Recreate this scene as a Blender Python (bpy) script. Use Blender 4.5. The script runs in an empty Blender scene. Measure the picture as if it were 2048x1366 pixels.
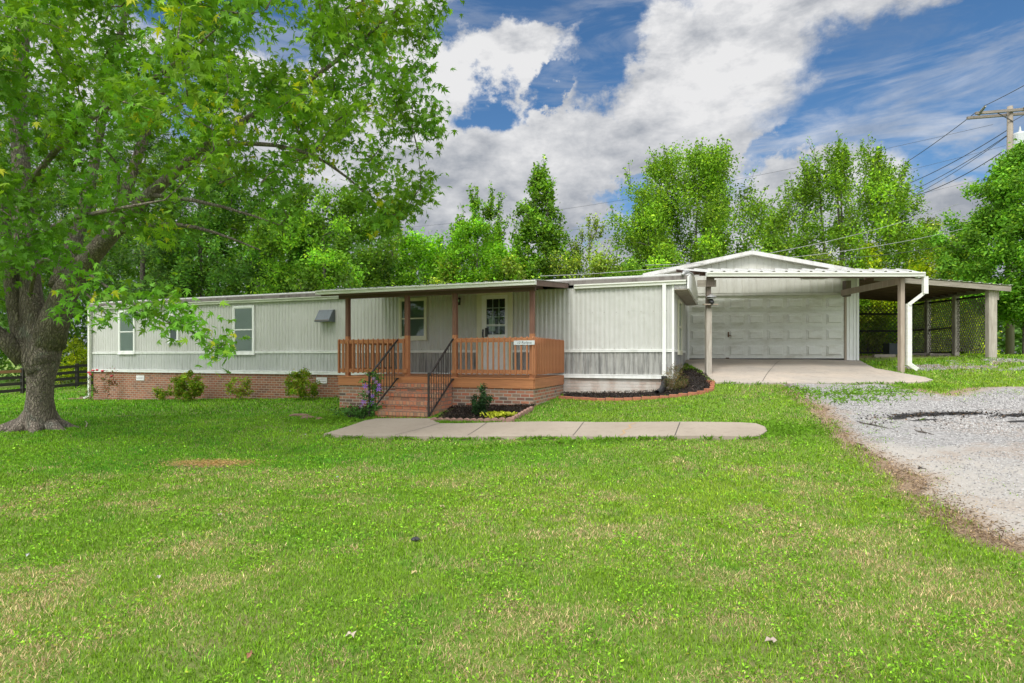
import bpy, math, random
import numpy as np
from mathutils import Vector, Matrix
R = math.radians
random.seed(7); rng = np.random.default_rng(7)
scene = bpy.context.scene
C = scene.collection

# ------------------------------------------------------------------ camera
FPX, CX, YH, CZ = 1150.0, 1024.0, 715.0, 1.5      # focal length in px of the 2048 px photo, horizon row, camera height
cam = bpy.data.cameras.new('camera'); camo = bpy.data.objects.new('camera', cam); C.objects.link(camo)
camo.location = (0, 0, CZ); camo.rotation_euler = (R(90), 0, 0)
cam.sensor_width = 36; cam.lens = FPX*36/2048; cam.shift_y = (YH-683)/2048
cam.clip_start = 0.05; cam.clip_end = 3000
scene.camera = camo
scene.render.resolution_x = 1024; scene.render.resolution_y = 683

# ------------------------------------------------------------------ world, sun, exposure
SUN_EL, SUN_AZ = 50, 203          # azimuth clockwise from +Y: the sun stands behind the camera, to its left
scene.view_settings.view_transform = 'Standard'; scene.view_settings.look = 'None'
scene.view_settings.exposure = 0.45; scene.view_settings.gamma = 1
sun = bpy.data.lights.new('sun', 'SUN'); sun.energy = 1.9; sun.angle = R(16); sun.color = (1, .965, .9)
suno = bpy.data.objects.new('sun', sun); C.objects.link(suno)
sd = Vector((math.sin(R(SUN_AZ))*math.cos(R(SUN_EL)), math.cos(R(SUN_AZ))*math.cos(R(SUN_EL)), math.sin(R(SUN_EL))))
suno.rotation_euler = sd.to_track_quat('Z', 'Y').to_euler(); suno.location = (0, -10, 30)

class NT:
    def __init__(s, tree): s.t = tree; s.n = tree.nodes; s.l = tree.links
    def add(s, typ, **kw):
        n = s.n.new(typ)
        for k, v in kw.items():
            if k.startswith('i_'):
                key = k[2:]; key = int(key) if key.isdigit() else key.replace('_', ' ')
                s.set(n.inputs[key], v)
            else: setattr(n, k, v)
        return n
    def set(s, inp, v):
        if isinstance(v, bpy.types.NodeSocket): s.l.new(v, inp)
        else: inp.default_value = v
    def math(s, op, a, b=0.0, c=0.0, clamp=False):
        n = s.n.new('ShaderNodeMath'); n.operation = op; n.use_clamp = clamp
        s.set(n.inputs[0], a); s.set(n.inputs[1], b); s.set(n.inputs[2], c); return n.outputs[0]
    def mix(s, f, a, b, blend='MIX'):
        n = s.n.new('ShaderNodeMix'); n.data_type = 'RGBA'; n.blend_type = blend
        s.set(n.inputs[0], f)
        for i, v in ((6, a), (7, b)):
            if isinstance(v, tuple) and len(v) == 3: v = (*v, 1)
            s.set(n.inputs[i], v)
        return n.outputs[2]
    def noise(s, vec, scale, detail=4, rough=.55, dist=0.0, out=0):
        n = s.n.new('ShaderNodeTexNoise'); s.set(n.inputs['Vector'], vec); n.inputs['Scale'].default_value = scale
        n.inputs['Detail'].default_value = detail; n.inputs['Roughness'].default_value = rough; n.inputs['Distortion'].default_value = dist
        return n.outputs[out]
    def mapr(s, v, a, b, c=0.0, d=1.0, smooth=False):
        n = s.n.new('ShaderNodeMapRange'); n.interpolation_type = 'SMOOTHSTEP' if smooth else 'LINEAR'
        s.set(n.inputs[0], v)
        for i, q in enumerate((a, b, c, d)): n.inputs[i+1].default_value = q
        return n.outputs[0]
    def scale(s, vec, sc, rot=(0, 0, 0), loc=(0, 0, 0)):
        n = s.n.new('ShaderNodeMapping'); s.set(n.inputs[0], vec)
        n.inputs['Location'].default_value = loc; n.inputs['Rotation'].default_value = rot; n.inputs['Scale'].default_value = sc
        return n.outputs[0]

world = bpy.data.worlds.new('World'); scene.world = world; world.use_nodes = True
def build_sky():
    t = world.node_tree; t.nodes.clear(); N = NT(t)
    out = N.add('ShaderNodeOutputWorld'); bg = N.add('ShaderNodeBackground')
    sky = N.add('ShaderNodeTexSky', sky_type='NISHITA', sun_disc=False, sun_elevation=R(SUN_EL), sun_rotation=R(SUN_AZ))
    sky.air_density = 1.0; sky.dust_density = .3; sky.ozone_density = 2.5
    tc = N.add('ShaderNodeTexCoord'); sx = N.add('ShaderNodeSeparateXYZ'); N.l.new(tc.outputs['Generated'], sx.inputs[0])
    x, y, z = sx.outputs
    az = N.math('ARCTAN2', x, y)
    h = N.math('SQRT', N.math('ADD', N.math('MULTIPLY', x, x), N.math('MULTIPLY', y, y)))
    el = N.math('DIVIDE', z, N.math('MAXIMUM', h, .05))
    cb = N.add('ShaderNodeCombineXYZ'); N.set(cb.inputs[0], az); N.set(cb.inputs[1], el); P = cb.outputs[0]
    # edges of the clouds wander with a fine noise
    wob = N.add('ShaderNodeTexNoise'); wob.inputs['Scale'].default_value = 7; wob.inputs['Detail'].default_value = 8; wob.inputs['Roughness'].default_value = .62
    N.l.new(P, wob.inputs['Vector'])
    vm = N.add('ShaderNodeVectorMath', operation='SUBTRACT'); N.l.new(wob.outputs['Color'], vm.inputs[0]); vm.inputs[1].default_value = (.5, .5, .5)
    vs = N.add('ShaderNodeVectorMath', operation='SCALE'); N.l.new(vm.outputs[0], vs.inputs[0]); vs.inputs['Scale'].default_value = .26
    va = N.add('ShaderNodeVectorMath', operation='ADD'); N.l.new(P, va.inputs[0]); N.l.new(vs.outputs[0], va.inputs[1]); Pw = va.outputs[0]
    def c(px, py):
        a = math.atan((px-CX)/FPX); return a, (YH-py)/FPX*math.cos(a)
    # openings of blue in the cloud cover: centre and radii in degrees of sky (as px of the view), tilt
    holes = [(1110, 12, 235, 52, 4), (1200, 105, 95, 72, 35), (968, 196, 60, 50, 0), (1110, 165, 60, 22, 40), (1950, 110, 270, 112, 8), (1680, 240, 190, 40, 30),
             (1255, 385, 62, 40, 20), (1205, 455, 60, 26, 0), (2080, 240, 150, 60, 0), (480, 20, 150, 90, 0), (330, 180, 80, 70, 30)]
    acc = None
    for (px, py, rx, ry, rot) in holes:
        a, e = c(px, py); rxx = rx/FPX; ryy = ry/FPX
        sb = N.add('ShaderNodeVectorMath', operation='SUBTRACT'); N.l.new(Pw, sb.inputs[0]); sb.inputs[1].default_value = (a, e, 0)
        m = N.add('ShaderNodeMapping'); m.vector_type = 'TEXTURE'; N.l.new(sb.outputs[0], m.inputs[0])
        m.inputs['Rotation'].default_value = (0, 0, R(rot)); m.inputs['Scale'].default_value = (rxx, ryy, 1)
        ln = N.add('ShaderNodeVectorMath', operation='LENGTH'); N.l.new(m.outputs[0], ln.inputs[0])
        v = N.math('SUBTRACT', 1.0, ln.outputs['Value'])
        acc = v if acc is None else N.math('SMOOTH_MAX', acc, v, .25)
    big = N.noise(N.scale(P, (1, 1.6, 1), loc=(3.1, 1.2, 0)), 2.4, 7, .6)
    cover = N.math('SUBTRACT', N.mapr(big, .25, .75, -.15, .45), acc)          # >0 cloud
    fine = N.noise(N.scale(P, (1, 1.5, 1)), 9, 9, .62, .35)
    cover = N.math('ADD', cover, N.math('MULTIPLY', N.math('SUBTRACT', fine, .5), .85))
    mask = N.mapr(cover, -.12, .46, 0, 1, True)
    # thin high streaks
    st = N.noise(N.scale(P, (1.6, 6.5, 1), rot=(0, 0, R(-14))), 2.4, 8, .62, .7)
    streak = N.math('MULTIPLY', N.mapr(st, .42, .66, 0, .85, True), N.mapr(el, .22, .46, 1, .3))
    mask = N.math('MAXIMUM', mask, streak)
    # body of the cloud: dense = darker base, thin = bright
    den = N.noise(N.scale(P, (1, 1.7, 1), loc=(.0, .045, 0)), 4.2, 8, .58, .2)
    den2 = N.noise(N.scale(P, (1, 1.9, 1), loc=(.03, -.02, 0)), 11, 7, .6)
    lum = N.math('ADD', N.mapr(den, .3, .7, .54, .92), N.math('MULTIPLY', N.math('SUBTRACT', den2, .5), .32))
    bup = N.noise(N.scale(P, (1, 1.6, 1), loc=(3.1, 1.27, 0)), 2.4, 7, .6); fup = N.noise(N.scale(P, (1, 1.5, 1), loc=(-.01, .03, 0)), 9, 9, .62, .35)
    lum = N.math('ADD', lum, N.math('ADD', N.math('MULTIPLY', N.math('SUBTRACT', big, bup), 1.5), N.math('MULTIPLY', N.math('SUBTRACT', fine, fup), .5)))
    lum = N.math('MULTIPLY', lum, N.mapr(el, .08, .50, .74, 1.12))
    ccol = N.mix(N.mapr(lum, .5, .9), (.24, .26, .295, 1), (.57, .57, .575, 1))
    # sky texture is scaled to the strength band, clouds are put in at their own brightness
    k = .115
    # added frontal fill: unseen cloud around the sun, behind the camera, is brightened
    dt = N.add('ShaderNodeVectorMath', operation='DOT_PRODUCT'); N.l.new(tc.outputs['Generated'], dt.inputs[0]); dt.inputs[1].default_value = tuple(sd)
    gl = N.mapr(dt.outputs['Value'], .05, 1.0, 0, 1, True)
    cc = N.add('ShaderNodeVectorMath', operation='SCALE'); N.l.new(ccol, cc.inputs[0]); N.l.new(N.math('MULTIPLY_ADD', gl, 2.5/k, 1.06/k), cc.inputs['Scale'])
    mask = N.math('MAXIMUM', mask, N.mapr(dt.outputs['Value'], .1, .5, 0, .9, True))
    hs = N.add('ShaderNodeHueSaturation', i_Saturation=1.22, i_Value=.76); N.l.new(sky.outputs[0], hs.inputs['Color'])
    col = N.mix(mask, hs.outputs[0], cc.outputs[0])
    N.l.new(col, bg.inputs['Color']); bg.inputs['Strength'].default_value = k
    N.l.new(bg.outputs[0], out.inputs[0])
build_sky()

# ------------------------------------------------------------------ helpers
def P3(px, py, Y): return Vector(((px-CX)/FPX*Y, Y, CZ+(YH-py)/FPX*Y))

class Frame:          # a wall plane: s runs to the left along the wall, d runs away from the camera
    def __init__(f, x0, y0, th): f.x0, f.y0, f.th = x0, y0, R(th); f.c, f.sn = math.cos(f.th), math.sin(f.th)
    def s(f, px, d=0.0):
        k = (px-CX)/FPX
        return (f.x0+d*f.sn-k*(f.y0+d*f.c))/(f.c+k*f.sn)
    def Y(f, s, d=0.0): return f.y0+s*f.sn+d*f.c
    def z(f, py, s, d=0.0): return CZ+(YH-py)/FPX*f.Y(s, d)
    def w(f, s, d=0.0, z=0.0): return Vector((f.x0-s*f.c+d*f.sn, f.y0+s*f.sn+d*f.c, z))
HF = Frame(3.89, 13.9, 20.5)       # mobile home front wall
GF = Frame(10.74, 17.85, 5.5)      # garage front wall

class MB:
    def __init__(m): m.v = []; m.f = []
    def add(m, vs, fs):
        b = len(m.v); m.v += [tuple(q) for q in vs]; m.f += [tuple(i+b for i in f) for f in fs]; return m
    def box(m, x0, x1, y0, y1, z0, z1):
        if x0 > x1: x0, x1 = x1, x0
        if y0 > y1: y0, y1 = y1, y0
        if z0 > z1: z0, z1 = z1, z0
        return m.add([(x0,y0,z0),(x1,y0,z0),(x1,y1,z0),(x0,y1,z0),(x0,y0,z1),(x1,y0,z1),(x1,y1,z1),(x0,y1,z1)],
              [(0,3,2,1),(4,5,6,7),(0,1,5,4),(1,2,6,5),(2,3,7,6),(3,0,4,7)])
    def beam(m, a, b, w, h, up=(0, 0, 1)):       # a bar from a to b, w wide, h high
        a, b = Vector(a), Vector(b); d = (b-a).normalized(); u = Vector(up)
        if abs(d.dot(u)) > .98: u = Vector((0, 1, 0))
        s_ = d.cross(u).normalized()*w/2; t = s_.cross(d).normalized()*h/2
        vs = [a-s_-t, a+s_-t, a+s_+t, a-s_+t, b-s_-t, b+s_-t, b+s_+t, b-s_+t]
        return m.add(vs, [(0,1,2,3),(7,6,5,4),(0,4,5,1),(1,5,6,2),(2,6,7,3),(3,7,4,0)])
    def tube(m, pts, rad, n=8, cap=True):
        pts = [Vector(p) for p in pts]
        if not hasattr(rad, '__len__'): rad = [rad]*len(pts)
        vs = []; fs = []; prev = None
        for i, p in enumerate(pts):
            d = (pts[min(i+1, len(pts)-1)]-pts[max(i-1, 0)])
            d = d.normalized() if d.length > 1e-9 else Vector((0, 0, 1))
            if prev is None:
                a = Vector((0, 0, 1)) if abs(d.z) < .9 else Vector((1, 0, 0)); prev = d.cross(a).normalized()
            e1 = (prev-d*prev.dot(d)).normalized(); e2 = d.cross(e1); prev = e1
            for k in range(n):
                a = 2*math.pi*k/n; vs.append(p+(e1*math.cos(a)+e2*math.sin(a))*rad[i])
        for i in range(len(pts)-1):
            for k in range(n):
                q = (k+1) % n; fs.append((i*n+k, i*n+q, (i+1)*n+q, (i+1)*n+k))
        if cap: fs.append(tuple(range(n-1, -1, -1))); fs.append(tuple((len(pts)-1)*n+k for k in range(n)))
        return m.add(vs, fs)
    def lathe(m, prof, c, n=16):      # prof: (r, z) list about a vertical axis at c
        vs = []; fs = []
        for r, z in prof:
            for k in range(n):
                a = 2*math.pi*k/n; vs.append((c[0]+r*math.cos(a), c[1]+r*math.sin(a), c[2]+z))
        for i in range(len(prof)-1):
            for k in range(n):
                q = (k+1) % n; fs.append((i*n+k, i*n+q, (i+1)*n+q, (i+1)*n+k))
        fs.append(tuple(range(n-1, -1, -1))); fs.append(tuple((len(prof)-1)*n+k for k in range(n)))
        return m.add(vs, fs)
    def blob(m, c, r, seed=0, flat=(1, 1, 1), n=8):
        rr = random.Random(seed); vs = []; fs = []
        for i in range(n+1):
            th = math.pi*i/n
            for k in range(n*2):
                a = math.pi*k/n; q = r*(1+rr.uniform(-.14, .14))
                vs.append((c[0]+q*math.sin(th)*math.cos(a)*flat[0], c[1]+q*math.sin(th)*math.sin(a)*flat[1], c[2]+q*math.cos(th)*flat[2]))
        for i in range(n):
            for k in range(n*2):
                q = (k+1) % (n*2); fs.append((i*2*n+k, (i+1)*2*n+k, (i+1)*2*n+q, i*2*n+q))
        return m.add(vs, fs)
    def ribs(m, x0, x1, y, z0, z1, period, depth, face=-1, top=.34, slope=.16, t=.012, z1f=None):
        # a ribbed metal sheet standing in the x-z plane; ribs run vertically; z1f(x) gives a raked top
        xs = [x0]; ys = [0.0]; n = int(math.ceil((x1-x0)/period))
        for i in range(n):
            b = x0+i*period
            for fx, fy in ((1-top-2*slope, 0), (1-top-slope, 1), (1-slope, 1), (1, 0)):
                q = b+fx*period
                if q < x1-1e-4: xs.append(q); ys.append(fy*depth)
        xs.append(x1); ys.append(0.0)
        vs = []; fs = []
        for x, q in zip(xs, ys):
            zt = z1 if z1f is None else z1f(x)
            vs.append((x, y+face*q, z0)); vs.append((x, y+face*q, zt))
        for i in range(len(xs)-1):
            a = 2*i; f = (a, a+2, a+3, a+1)
            fs.append(f if face < 0 else f[::-1])
        b = len(vs)
        return m.add(vs, fs)

def boxuv(me):
    n = len(me.loops); npoly = len(me.polygons)
    if not n: return
    co = np.empty(len(me.vertices)*3, np.float32); me.vertices.foreach_get('co', co); co = co.reshape(-1, 3)
    li = np.empty(n, np.int32); me.loops.foreach_get('vertex_index', li)
    nr = np.empty(npoly*3, np.float32); me.polygons.foreach_get('normal', nr); nr = np.abs(nr.reshape(-1, 3))
    tot = np.empty(npoly, np.int32); me.polygons.foreach_get('loop_total', tot)
    ax = np.argmax(nr*np.array([1, 1.0, 1.05]), axis=1); ax = np.repeat(ax, tot)
    p = co[li]; u = np.where(ax == 0, p[:, 1], p[:, 0]); v = np.where(ax == 2, p[:, 1], p[:, 2])
    uv = me.uv_layers.new(name='UVMap'); uv.data.foreach_set('uv', np.stack([u, v], 1).astype(np.float32).ravel())

OFF = {}
def tag(o, label=None, cat=None, group=None, kind=None):
    for k, v in (('label', label), ('category', cat), ('group', group), ('kind', kind)):
        if v: o[k] = v
    return o
def empty(name, loc, rz=0.0, label=None, cat=None, group=None, abs_z=False):
    o = bpy.data.objects.new(name, None); C.objects.link(o); o.location = loc; o.rotation_euler = (0, 0, rz)
    o.empty_display_size = .2
    OFF[o.name] = Vector((0, 0, loc[2])) if abs_z else Vector(loc)
    return tag(o, label, cat, group)
def obj(name, mb, mat, parent=None, smooth=False, bevel=0, label=None):
    me = bpy.data.meshes.new(name)
    off = Vector((0, 0, 0))
    if parent is not None: off = OFF[parent.name]
    me.from_pydata([(v[0]-off[0], v[1]-off[1], v[2]-off[2]) for v in mb.v], [], mb.f); me.update()
    boxuv(me)
    me.materials.append(mat)
    if smooth: me.shade_smooth()
    o = bpy.data.objects.new(name, me); C.objects.link(o)
    if parent is not None: o.parent = parent
    OFF[o.name] = off
    if bevel:
        b = o.modifiers.new('bevel', 'BEVEL'); b.width = bevel; b.segments = 2; b.limit_method = 'ANGLE'
    if label: o['label'] = label
    return o
def rawmesh(name, verts, faces, k, mat, parent=None, col=None):   # verts (n,3), faces flat (m,k) arrays
    me = bpy.data.meshes.new(name); verts = np.asarray(verts, np.float32)
    if parent is not None: verts = verts-np.array(OFF[parent.name], np.float32)
    nv = len(verts); nf = len(faces)
    me.vertices.add(nv); me.vertices.foreach_set('co', verts.ravel())
    me.loops.add(nf*k); me.loops.foreach_set('vertex_index', np.asarray(faces, np.int32).ravel())
    me.polygons.add(nf); me.polygons.foreach_set('loop_start', np.arange(nf, dtype=np.int32)*k)
    me.update(calc_edges=True)
    if col is not None:
        a = me.color_attributes.new(name='Col', type='FLOAT_COLOR', domain='POINT')
        c4 = np.ones((nv, 4), np.float32); c4[:, :3] = col; a.data.foreach_set('color', c4.ravel())
    me.materials.append(mat)
    o = bpy.data.objects.new(name, me); C.objects.link(o)
    if parent is not None: o.parent = parent; OFF[o.name] = OFF[parent.name]
    else: OFF[o.name] = Vector((0, 0, 0))
    return o
def copy_tree(o, loc=None, parent=None):
    c = o.copy(); C.objects.link(c)
    if parent is not None: c.parent = parent
    if loc is not None: c.location = loc
    for ch in list(o.children): copy_tree(ch, None, c)
    return c

# ------------------------------------------------------------------ materials
def newmat(name):
    m = bpy.data.materials.new(name); m.use_nodes = True; t = m.node_tree; t.nodes.clear(); N = NT(t)
    out = N.add('ShaderNodeOutputMaterial'); b = N.add('ShaderNodeBsdfPrincipled'); N.l.new(b.outputs[0], out.inputs[0])
    return m, N, b, out
def setcol(N, b, c):
    N.set(b.inputs['Base Color'], (*c, 1) if isinstance(c, tuple) and len(c) == 3 else c)
def bump(N, b, h, strength=.4, dist=.01):
    n = N.add('ShaderNodeBump'); n.inputs['Strength'].default_value = strength; n.inputs['Distance'].default_value = dist
    N.l.new(h, n.inputs['Height']); N.l.new(n.outputs[0], b.inputs['Normal'])
def objco(N): return N.add('ShaderNodeTexCoord').outputs['Object']
def uvco(N): return N.add('ShaderNodeTexCoord').outputs['UV']
def m_paint(name, c, dirt=(.3, .28, .22), amt=.35, rough=.5, sc=2.0, metal=0.0, stretch=(1, 1, .25), bs=.15):
    m, N, b, o = newmat(name); co = objco(N)
    n1 = N.noise(N.scale(co, stretch), sc*3, 6, .65); n2 = N.noise(co, sc*25, 4, .6)
    f = N.math('MULTIPLY', N.mapr(n1, .42, .75, 0, 1, True), amt)
    col = N.mix(f, c, dirt); col = N.mix(N.math('MULTIPLY', N.mapr(n2, .4, .8), amt*.4), col, dirt)
    setcol(N, b, col); b.inputs['Roughness'].default_value = rough; b.inputs['Metallic'].default_value = metal
    bump(N, b, n2, bs, .004); return m
def m_siding(name, c, c2, streak, amt, sc=1.0, lo=.45, hi=.72, mn=.25):
    m, N, b, o = newmat(name); co = objco(N)
    big = N.noise(N.scale(co, (.45, .45, .3)), 1.6, 5, .6)
    st = N.noise(N.scale(co, (9, 9, .7)), 1.4*sc, 6, .7)
    dn = N.noise(co, 40, 3, .6)
    f = N.math('MULTIPLY', N.mapr(st, lo, hi, 0, 1, True), N.mapr(big, .3, .7, mn*amt, amt))
    col = N.mix(N.mapr(big, .35, .7), c, c2); col = N.mix(f, col, streak)
    col = N.mix(N.mapr(dn, .62, .8, 0, .25), col, streak)
    setcol(N, b, col); b.inputs['Roughness'].default_value = .48; b.inputs['Metallic'].default_value = .0
    dent = N.noise(co, 4.0, 3, .5); bump(N, b, dent, .6, .03); return m
def m_brick(name, ramp, mortar, bw=.205, bh=.076, ms=.011, vertical=False, white=0.0, squash=0):
    m, N, b, o = newmat(name); uv = uvco(N)
    if vertical: uv = N.scale(uv, (1, 1, 1), rot=(0, 0, R(90)))
    wobn = N.noise(uv, 14, 3, .5, out=1)
    v1 = N.add('ShaderNodeVectorMath', operation='MULTIPLY_ADD'); N.l.new(wobn, v1.inputs[0]); v1.inputs[1].default_value = (.008, .008, 0); N.l.new(uv, v1.inputs[2])
    br = N.add('ShaderNodeTexBrick'); N.l.new(v1.outputs[0], br.inputs['Vector'])
    br.inputs['Color1'].default_value = (0, 0, 0, 1); br.inputs['Color2'].default_value = (1, 1, 1, 1); br.inputs['Mortar'].default_value = (.5, .5, .5, 1)
    br.inputs['Scale'].default_value = 1; br.inputs['Mortar Size'].default_value = ms; br.inputs['Mortar Smooth'].default_value = .25
    br.inputs['Brick Width'].default_value = bw; br.inputs['Row Height'].default_value = bh
    cr = N.add('ShaderNodeValToRGB'); cr.color_ramp.interpolation = 'LINEAR'
    while len(cr.color_ramp.elements) < len(ramp): cr.color_ramp.elements.new(.5)
    for i, (p, c) in enumerate(ramp): cr.color_ramp.elements[i].position = p; cr.color_ramp.elements[i].color = (*c, 1)
    N.l.new(br.outputs['Color'], cr.inputs[0])
    co = objco(N); n = N.noise(co, 22, 5, .7); n2 = N.noise(N.scale(co, (1, 1, .6)), 2.2, 5, .6)
    col = N.mix(N.mapr(n, .35, .75, 0, .3), cr.outputs[0], (.16, .10, .07, 1))
    col = N.mix(br.outputs['Fac'], col, (*mortar, 1))
    if white: col = N.mix(N.math('MULTIPLY', N.mapr(n2, .40, .62, .25, 1, True), white), col, (.60, .58, .54, 1))
    else: col = N.mix(N.mapr(n2, .55, .8, 0, .35), col, (.20, .17, .13, 1))
    setcol(N, b, col); b.inputs['Roughness'].default_value = .9
    h = N.math('ADD', N.math('MULTIPLY', N.math('SUBTRACT', 1.0, br.outputs['Fac']), 1.0), N.math('MULTIPLY', n, .35))
    bump(N, b, h, .7, .012); return m
def m_wood(name, c, c2, axis='z', sc=1.0, rough=.72, amt=.9):
    m, N, b, o = newmat(name); co = objco(N)
    s = {'z': (14, 14, .9), 'x': (.9, 14, 14), 'y': (14, .9, 14)}[axis]
    g = N.noise(N.scale(co, s), 2.2*sc, 7, .68, .6); blot = N.noise(co, 2.6, 4, .6)
    col = N.mix(N.math('MULTIPLY', N.mapr(g, .32, .7), amt), c, c2); col = N.mix(N.mapr(blot, .45, .8, 0, .45), col, c2)
    vb = N.noise(N.scale(co, {'z': (9, 9, .02), 'x': (.02, 9, 9), 'y': (9, .02, 9)}[axis]), 1.0, 1, .5)
    col = N.mix(N.mapr(vb, .40, .62, 0, .45), col, tuple(v*.62 for v in c))
    setcol(N, b, col); b.inputs['Roughness'].default_value = rough; bump(N, b, g, .5, .006); return m
def m_leaf(name, trans=.35, rough=.5, tint=(1.25, 1.3, .40)):
    m, N, b, out = newmat(name)
    at = N.add('ShaderNodeAttribute', attribute_name='Col'); c = at.outputs['Color']
    setcol(N, b, c); b.inputs['Roughness'].default_value = rough; b.inputs['Specular IOR Level'].default_value = .14
    tr = N.add('ShaderNodeBsdfTranslucent'); N.l.new(N.mix(1.0, c, (*tint, 1), 'MULTIPLY'), tr.inputs['Color'])
    mx = N.add('ShaderNodeMixShader'); mx.inputs[0].default_value = trans
    N.l.new(b.outputs[0], mx.inputs[1]); N.l.new(tr.outputs[0], mx.inputs[2]); N.l.new(mx.outputs[0], out.inputs[0]); return m
def m_bark(name, c1, c2, lichen=.4, sc=1.0):
    m, N, b, out = newmat(name); co = objco(N)
    wn = N.noise(co, 3*sc, 4, .6, out=1)
    v1 = N.add('ShaderNodeVectorMath', operation='MULTIPLY_ADD'); N.l.new(wn, v1.inputs[0]); v1.inputs[1].default_value = (.25, .25, .25); N.l.new(co, v1.inputs[2])
    vo = N.add('ShaderNodeTexVoronoi', feature='DISTANCE_TO_EDGE'); N.l.new(N.scale(v1.outputs[0], (25*sc, 25*sc, 5.5*sc)), vo.inputs['Vector']); vo.inputs['Scale'].default_value = 1
    crack = N.mapr(vo.outputs['Distance'], .0, .22, 0, 1)
    n = N.noise(N.scale(co, (1, 1, .35)), 16*sc, 6, .7); ln = N.noise(co, 3.5, 6, .7)
    col = N.mix(N.mapr(n, .3, .7), c1, c2); col = N.mix(N.math('MULTIPLY', N.mapr(ln, .52, .66, 0, 1, True), lichen), col, (.24, .27, .22, 1))
    col = N.mix(N.mapr(crack, 0, .8, .55, 0), col, (.05, .04, .032, 1))
    setcol(N, b, col); b.inputs['Roughness'].default_value = .92
    bump(N, b, N.math('ADD', crack, N.math('MULTIPLY', n, .6)), .9, .03); return m
def m_glass(name):
    m, N, b, out = newmat(name); N.n.remove(b)
    t = N.add('ShaderNodeBsdfTransparent', i_Color=(.82, .88, .85, 1)); g = N.add('ShaderNodeBsdfGlossy', i_Color=(.9, .95, .95, 1), i_Roughness=.03)
    f = N.add('ShaderNodeFresnel', i_IOR=1.5); mx = N.add('ShaderNodeMixShader')
    N.l.new(N.math('ADD', N.math('MULTIPLY', f.outputs[0], 1.0), .015, clamp=True), mx.inputs[0]); N.l.new(t.outputs[0], mx.inputs[1]); N.l.new(g.outputs[0], mx.inputs[2])
    N.l.new(mx.outputs[0], out.inputs[0]); return m
def m_blind(name, c1, c2, per=.028):
    m, N, b, o = newmat(name); co = objco(N)
    s = N.add('ShaderNodeSeparateXYZ'); N.l.new(co, s.inputs[0])
    w = N.math('FRACT', N.math('DIVIDE', s.outputs[2], per)); f = N.mapr(w, .55, 1.0, 0, 1)
    setcol(N, b, N.mix(f, c1, c2)); b.inputs['Roughness'].default_value = .6; bump(N, b, w, .5, .006); return m

M = {}
M['siding'] = m_siding('painted_siding', (.53, .53, .505), (.47, .47, .44), (.27, .265, .22), .5, lo=.5, hi=.8)
M['siding_low'] = m_siding('weathered_siding', (.40, .395, .37), (.27, .275, .27), (.055, .056, .056), .85, lo=.40, hi=.66, mn=.6)
M['siding_pale'] = m_siding('pale_weathered_siding', (.49, .50, .485), (.42, .435, .42), (.16, .17, .155), .7, lo=.48, hi=.74, mn=.4)
M['trim'] = m_paint('white_trim', (.80, .81, .79), (.42, .42, .36), .35, .45)
M['cream'] = m_paint('cream_trim', (.66, .65, .50), (.45, .44, .34), .3, .5)
M['gutter'] = m_paint('gutter_metal', (.56, .58, .49), (.20, .23, .14), .75, .4, 2.2, stretch=(.35, .35, 3))
M['gutter_w'] = m_paint('white_gutter', (.74, .75, .69), (.42, .44, .34), .4, .4, 2.2, stretch=(.35, .35, 3))
M['roofmetal'] = m_paint('white_roof_metal', (.60, .60, .585), (.33, .30, .27), .55, .4, 1.5)
M['roofdark'] = m_paint('weathered_roof', (.22, .20, .185), (.07, .05, .045), .8, .8, 2.5)
M['galv'] = m_paint('galvanised_roof', (.42, .43, .42), (.12, .10, .09), .5, .4, 3, metal=.4)
M['garage'] = m_paint('garage_siding', (.60, .60, .55), (.36, .34, .28), .4, .45, 1.3)
M['door'] = m_paint('garage_door_paint', (.70, .71, .66), (.42, .40, .32), .6, .42, .9, stretch=(.5, 1, 1.6))
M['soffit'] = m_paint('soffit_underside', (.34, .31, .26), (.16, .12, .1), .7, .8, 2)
BR = [(0.0, (.42, .12, .065)), (.2, (.46, .18, .10)), (.4, (.33, .20, .13)), (.55, (.12, .09, .075)), (.7, (.42, .13, .07)), (.85, (.25, .18, .13)), (1.0, (.48, .22, .12))]
M['brick'] = m_brick('old_brick', [(0, (.30, .105, .055)), (.3, (.38, .14, .075)), (.55, (.20, .09, .06)), (.8, (.42, .17, .09)), (1, (.28, .14, .085))], (.40, .33, .26))
M['brickw'] = m_brick('whitewashed_brick', [(0, (.42, .28, .22)), (.5, (.50, .40, .34)), (1, (.40, .25, .19))], (.36, .31, .26), white=.78)
M['brickp'] = m_brick('porch_brick', BR, (.42, .36, .29))
M['bricks'] = m_brick('step_brick', [(0, (.52, .17, .085)), (.3, (.50, .25, .14)), (.55, (.26, .16, .11)), (.8, (.56, .19, .10)), (1, (.42, .25, .15))], (.22, .17, .13), bw=.2, bh=.085)
M['brickr'] = m_brick('rowlock_brick', [(0, (.54, .19, .10)), (.3, (.52, .28, .16)), (.55, (.30, .18, .12)), (.8, (.58, .18, .09)), (1, (.44, .27, .17))], (.20, .15, .12), bw=.088, bh=.12, ms=.008)
M['edge'] = m_paint('edging_brick', (.40, .15, .08), (.20, .10, .07), .6, .85, 6, stretch=(1, 1, 1), bs=.5)
M['scallop'] = m_paint('scalloped_concrete', (.33, .19, .15), (.17, .12, .10), .6, .9, 6, stretch=(1, 1, 1), bs=.5)
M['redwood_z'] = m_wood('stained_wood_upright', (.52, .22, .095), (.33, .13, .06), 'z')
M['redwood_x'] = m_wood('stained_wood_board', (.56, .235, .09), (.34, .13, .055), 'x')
M['redwood_y'] = m_wood('stained_wood_side', (.52, .22, .095), (.33, .13, .06), 'y')
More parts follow.
